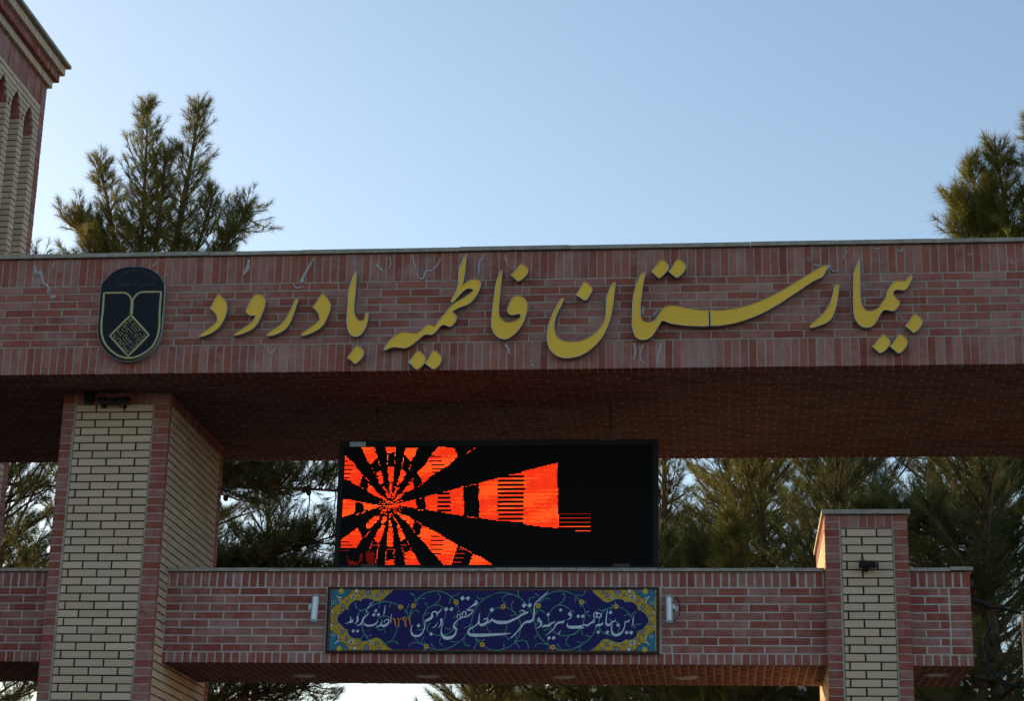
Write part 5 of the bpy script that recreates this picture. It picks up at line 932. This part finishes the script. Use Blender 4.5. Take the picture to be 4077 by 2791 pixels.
# ------------------------------------------------------------------ pines
def tuft_template(n, seed, ln=.115):
    r = np.random.default_rng(seed); V = np.zeros((n, 3, 3), np.float32)
    for i in range(n):
        s = r.uniform(0, 1); base = np.array([0, 0, s*.11]); az = r.uniform(0, 2*PI); tl = math.radians(r.uniform(12, 72) - 18*s); l_ = ln*r.uniform(.75, 1.15)
        d = np.array([math.sin(tl)*math.cos(az), math.sin(tl)*math.sin(az), math.cos(tl)]); q = np.cross(d, r.normal(size=3)); q /= np.linalg.norm(q)
        V[i, 0] = base+q*.0029; V[i, 1] = base-q*.0029; V[i, 2] = base+d*l_+np.array([0, 0, 0])
    return V
TUFT = [tuft_template(20, s, .145) for s in range(5)]
def pine(label, base, leaders, dens=1., mi=0, seed=0, trunk_r=.11, ln=1., cones=6, group='pine trees behind the gate', zmin=3.0, boughs=(), prof=.85, el0=8, bd=15, extra_cones=()):
    """leaders: (foot point, top point, radius at foot, foliage start 0..1)"""
    r = np.random.default_rng(seed+100); R = root('pine_tree', label, 'pine tree', base, group)
    segV = []; segF = []; tp = []; td = []; cone_p = []; off = 0
    def seg(p, q, r0, r1, n=4):
        nonlocal off
        V, Fc = tube_arrays([p, q], [r0, r1], n); segV.extend([tuple(v) for v in V]); segF.extend([tuple(i+off for i in f) for f in Fc]); off += len(V)
    def shoot(p, d, L_):
        """a twig from p along d, length L_, brushed with needle tufts"""
        d = d/np.linalg.norm(d); q = p+d*L_; seg(p, q, .0045, .003, 3); n = max(1, int(L_/.10))
        for k in range(n):
            t = .2+.8*(k+.35)/n; tp.append(p+d*L_*t); td.append(d+r.normal(size=3)*.13)
        tp.append(q-d*.03); td.append(d+r.normal(size=3)*.08)
    def bough(p, d, L_, lift=.45):
        """a branch with side shoots; tip turned upward"""
        n = max(3, int(L_/.16)); pts = [p]; dd = d/np.linalg.norm(d)
        for k in range(n):
            dd = dd+np.array([0, 0, lift/n])+r.normal(size=3)*.07; dd /= np.linalg.norm(dd); pts.append(pts[-1]+dd*L_/n)
        for k in range(n): seg(pts[k], pts[k+1], .007+.016*L_*(1-k/n), .006+.016*L_*(1-(k+1)/n), 4)
        for k in range(n):
            t = (k+1)/n
            if t < .22: continue
            for s in range(2):
                if r.random() > .92*dens: continue
                ax = pts[k+1]-pts[k]; ax /= np.linalg.norm(ax); side = np.cross(ax, np.array([0, 0, 1])); side /= (np.linalg.norm(side)+1e-6)
                sd = side*(1 if (k+s) % 2 else -1)*r.uniform(.4, 1)+ax*r.uniform(.5, 1.1)+np.array([0, 0, r.uniform(.1, .8)])
                shoot(pts[k]+(pts[k+1]-pts[k])*r.random(), sd, r.uniform(.12, .42)*(1.2-.5*t)*min(1.3, .6+L_*.4))
        shoot(pts[-1], pts[-1]-pts[-2]+np.array([0, 0, .05]), r.uniform(.10, .2))
        if r.random() < .10*cones/6: cone_p.append(pts[n//2]+np.array([0, 0, -.03]))
    trunkV = []
    bx = np.array(base, float)
    for (f0, t0, rad, start) in leaders:
        f0 = np.array(f0, float); t0 = np.array(t0, float); H = np.linalg.norm(t0-f0); nseg = 8; P = []
        for k in range(nseg+1):
            t = k/nseg; P.append(f0+(t0-f0)*t+np.array([math.sin(t*7+seed)*.05, math.cos(t*5+seed)*.05, 0])*(1-t)*min(1, H/3))
        for k in range(nseg):
            seg(P[k], P[k+1], trunk_r*(1-k/nseg)**.8*min(1, H/6)+.012, trunk_r*(1-(k+1)/nseg)**.8*min(1, H/6)+.010, 7)
        nb = int(H*(1-start)*bd*dens); az = r.uniform(0, 6)
        for k in range(nb):
            t = start+(1-start)*((k+.5)/nb)**.95; x = P[min(nseg-1, int(t*nseg))]; x = x+(P[min(nseg, int(t*nseg)+1)]-x)*(t*nseg-int(t*nseg))
            if x[2] < zmin: continue
            az += 2.4+r.normal()*.3; u = (t-start)/(1-start); Lb = rad*((1-u)**prof)*r.uniform(.35, 1.2)+.10; el = math.radians(el0+44*u+r.normal()*12)
            bough(x, np.array([math.cos(az)*math.cos(el), math.sin(az)*math.cos(el), math.sin(el)]), Lb)
        for k in range(5): tp.append(P[-1]-np.array([0, 0, .05*k])); td.append(np.array([0, 0, 1.])+r.normal(size=3)*.15)
    for (p, q, lift) in boughs:
        p = np.array(p, float); q = np.array(q, float); n = 6; pts = [p+(q-p)*k/n+np.array([0, 0, lift*math.sin(PI*k/n)]) for k in range(n+1)]
        for k in range(n): seg(pts[k], pts[k+1], .045*(1-k/n)+.012, .045*(1-(k+1)/n)+.010, 6)
        for k in range(int(18*dens*np.linalg.norm(q-p))):
            t = r.uniform(.15, 1); i = min(n-1, int(t*n)); x = pts[i]+(pts[i+1]-pts[i])*(t*n-i); d = (q-p)/np.linalg.norm(q-p)*.7+r.normal(size=3)*.55+np.array([0, 0, .25]); bough(x, d, r.uniform(.2, .6)*(1.2-t*.4), .3)
    link('trunk', from_np('trunk', [tuple(v) for v in segV], segF, smooth=True), M_bark, R)
    tp = np.array(tp); td = np.array(td); td /= np.linalg.norm(td, axis=1, keepdims=True)
    k = tp[:, 2] > zmin-.3; tp, td = tp[k], td[k]
    a = np.cross(td, r.normal(size=td.shape)); a /= np.linalg.norm(a, axis=1, keepdims=True); b = np.cross(td, a); idx = r.integers(0, len(TUFT), len(tp)); out = []
    for i, T in enumerate(TUFT):
        s = idx == i
        if not s.any(): continue
        Rm = np.stack([a[s], b[s], td[s]], axis=2)                     # columns
        v = np.einsum('nij,mkj->nmki', Rm, T*ln)+tp[s][:, None, None, :]; v[:, :, 2, 2] -= .006; out.append(v.reshape(-1, 3))
    V = np.concatenate(out); cr = link('crown', from_np('crown', V, np.arange(len(V)).reshape(-1, 3)), M_need[mi], R)
    for c in extra_cones:
        for q in range(4): cone_p.append(np.array(c)+r.normal(size=3)*.035)
    if cone_p:
        bm = bmesh.new()
        for c in cone_p[-14:]: bmesh.ops.create_uvsphere(bm, u_segments=7, v_segments=6, radius=.038, matrix=Matrix.Translation(Vector(c)) @ Matrix.Diagonal((1, 1, 1.35, 1)))
        link('cones', bm_mesh('cones', bm), M_cone, R, 'stuff')
    return len(V)//3

NT = 0
# the big pine above the lintel at the left: three spires and two reaching boughs
NT += pine('broad pine with three spires rising above the lintel at the left', (-2.7, 13.2, 0), [((-2.7,13.2,0), (-3.14,13,15.35), 1.5, .66), ((-2.6,13.1,11.2), (-2.27,13,15.35), 1.15, .05), ((-3.2,13.2,11.9), (-3.90,13,14.35), .5, .2), ((-2.8,13,11.4), (-2.72,12.8,14.4), 1.15, .05), ((-2.4,13,11.4), (-1.9,12.9,13.7), .8, .05), ((-3.4,13,11.4), (-3.95,12.9,13.0), .75, .05)],
    1.0, 0, 1, bd=15, boughs=[((-2.4,13,12.0), (-1.3,12.9,13.45), -.15), ((-2.8,13,12.0), (-4.35,13,13.35), .1), ((-2.8,13,11.6), (-4.0,12.8,12.5), .1), ((-2.4,13,11.6), (-1.5,12.7,12.8), .0)])
NT += pine('pine with long bushy spires at the right edge above the lintel', (11.3, 13, 0), [((11.3,13,0), (11.5,13,14.7), 1.3, .66), ((11.1,13,11.5), (10.78,13,14.2), .6, .1), ((11.0,13,11.5), (10.36,13,13.9), .5, .15), ((11.0,13,11.2), (10.5,13,13.2), .7, .05), ((11.5,13,11.5), (12.0,13,14.6), .9, .1)],
    .9, 0, 2, ln=1.45, boughs=[((11,13,11.5), (10.15,12.9,13.2), .1), ((11,13,11.4), (10.3,12.9,12.6), .0)])
NT += pine('distant pine whose tip barely shows above the lintel at the right', (11.1, 27, 0), [((11.1,27,0), (11.0,26.6,17.45), 1.0, .7)], .8, 1, 3)
# behind the openings
NT += pine('dark pine with long low boughs seen between the tall pillar and the display', (-1.6, 9.6, 0), [((-1.6,9.6,0), (-1.7,9.8,10.6), 2.2, .42)], 1.35, 1, 4, cones=10, trunk_r=.13, prof=.5, bd=13,
    boughs=[((-1.5,9.6,8.05), (1.5,9.3,7.84), .03), ((-1.5,9.6,6.35), (1.2,9.3,7.25), .05), ((-1.5,9.7,5.9), (1.4,9.4,6.75), .05), ((-1.4,9.6,6.8), (.6,9.5,6.75), .0), ((-1.5,9.6,4.6), (1.0,9.3,5.2), .1), ((-1.4,9.5,7.4), (.2,9.4,8.3), .05)], extra_cones=[(0.73, 9.33, 7.90)])
NT += pine('low pine boughs reaching under the crossbeam left of the bright gap', (-.9, 13.5, 0), [((-.9,13.5,0), (-.8,13.6,9.0), 2.1, .3)], 1.0, 1, 14, prof=.5, bd=14)
NT += pine('shadowy pine behind the left end of the crossbeam', (-4.6, 11.5, 0), [((-4.6,11.5,0), (-4.4,11.6,12.0), 2.3, .35)], 1.7, 1, 5, prof=.5, bd=15)
NT += pine('tall dense pine seen through the gap left of the tall pillar', (-3.6, 15.0, 0), [((-3.6,15.0,0), (-3.5,15.0,12.2), 2.4, .35)], 2.0, 1, 18, prof=.5, bd=14)
NT += pine('slender pine with bare reddish trunk just right of the display', (5.55, 15, 0), [((5.5,15,0), (5.45,15,12.0), 1.0, .40)], .9, 1, 6, cones=14, prof=.6)
NT += pine('open pine with a forked crown right of the slender one', (6.45, 17, 0), [((6.6,17,0), (6.45,17,12.8), 1.3, .45), ((6.6,17,8), (7.3,17,12.4), 1.0, .2)], 1.15, 0, 7, prof=.55)
NT += pine('young pine with pale leader standing low beside the display', (5.45, 11.5, 0), [((5.45,11.5,0), (5.56,11.5,7.55), 1.1, .45)], 1.4, 1, 8, prof=.65)
NT += pine('young bright pine with upright leader in the middle of the opening', (6.55, 11, 0), [((6.6,11,0), (6.50,11,7.7), 1.0, .45)], 1.4, 0, 9, prof=.65)
NT += pine('bushy olive pine filling the centre of the right opening', (7.15, 13, 0), [((7.1,13,0), (6.95,13,11.4), 1.7, .38)], 1.6, 0, 10, prof=.55)
NT += pine('tall pine with sunlit trunk above the short pillar', (8.4, 15.5, 0), [((8.4,15.5,0), (8.35,15.5,13.2), 2.2, .36)], 1.45, 1, 11, prof=.5)
NT += pine('leafy pine directly behind the short pillar', (8.0, 11.2, 0), [((8.0,11.2,0), (7.95,11.2,10.2), 1.7, .36)], 1.5, 1, 12, prof=.5)
NT += pine('large dark pine hanging over the right end of the crossbeam', (10.0, 9.4, 0), [((10.0,9.4,0), (9.8,9.4,10.6), 2.3, .40)], 1.3, 1, 13, ln=1.25, trunk_r=.14, prof=.45, bd=15,
    boughs=[((10,9.2,7.0), (8.4,8.8,7.3), .0), ((10,9.2,4.3), (9.0,8.9,5.1), .0)])
NT += pine('tall pine filling the sky behind the right edge of the opening', (10.6, 16, 0), [((10.6,16,0), (10.5,16,13.2), 2.6, .36)], 1.35, 1, 15, prof=.45)
NT += pine('low pine under the crossbeam just right of the bright gap', (2.75, 13.5, 0), [((2.75,13.5,0), (2.7,13.5,7.6), 1.25, .40)], 1.7, 0, 16, prof=.4, zmin=4.2)
NT += pine('wide pine seen under the middle of the crossbeam', (4.3, 14.5, 0), [((4.3,14.5,0), (4.2,14.5,8.6), 2.1, .45)], 1.5, 1, 17, prof=.35, zmin=4.2, ln=1.2, el0=-4)
NT += pine('rounded pine seen under the crossbeam near the short pillar', (6.2, 14.0, 0), [((6.2,14.0,0), (6.1,14.0,7.8), 2.0, .45)], 1.5, 1, 19, prof=.35, zmin=4.2, ln=1.2, el0=-4)
NT += pine('far spreading pine low under the crossbeam beside the bright gap', (3.3, 17.0, 0), [((3.3,17,0), (3.2,17,9.0), 2.0, .5)], 1.9, 1, 20, prof=.35, zmin=5.0, ln=1.25, el0=-4)
NT += pine('far spreading pine low under the crossbeam below the display', (5.6, 18.0, 0), [((5.6,18,0), (5.5,18,9.2), 2.2, .5)], 1.8, 1, 21, prof=.35, zmin=5.0, ln=1.25, el0=-4)
print('NEEDLES', NT)
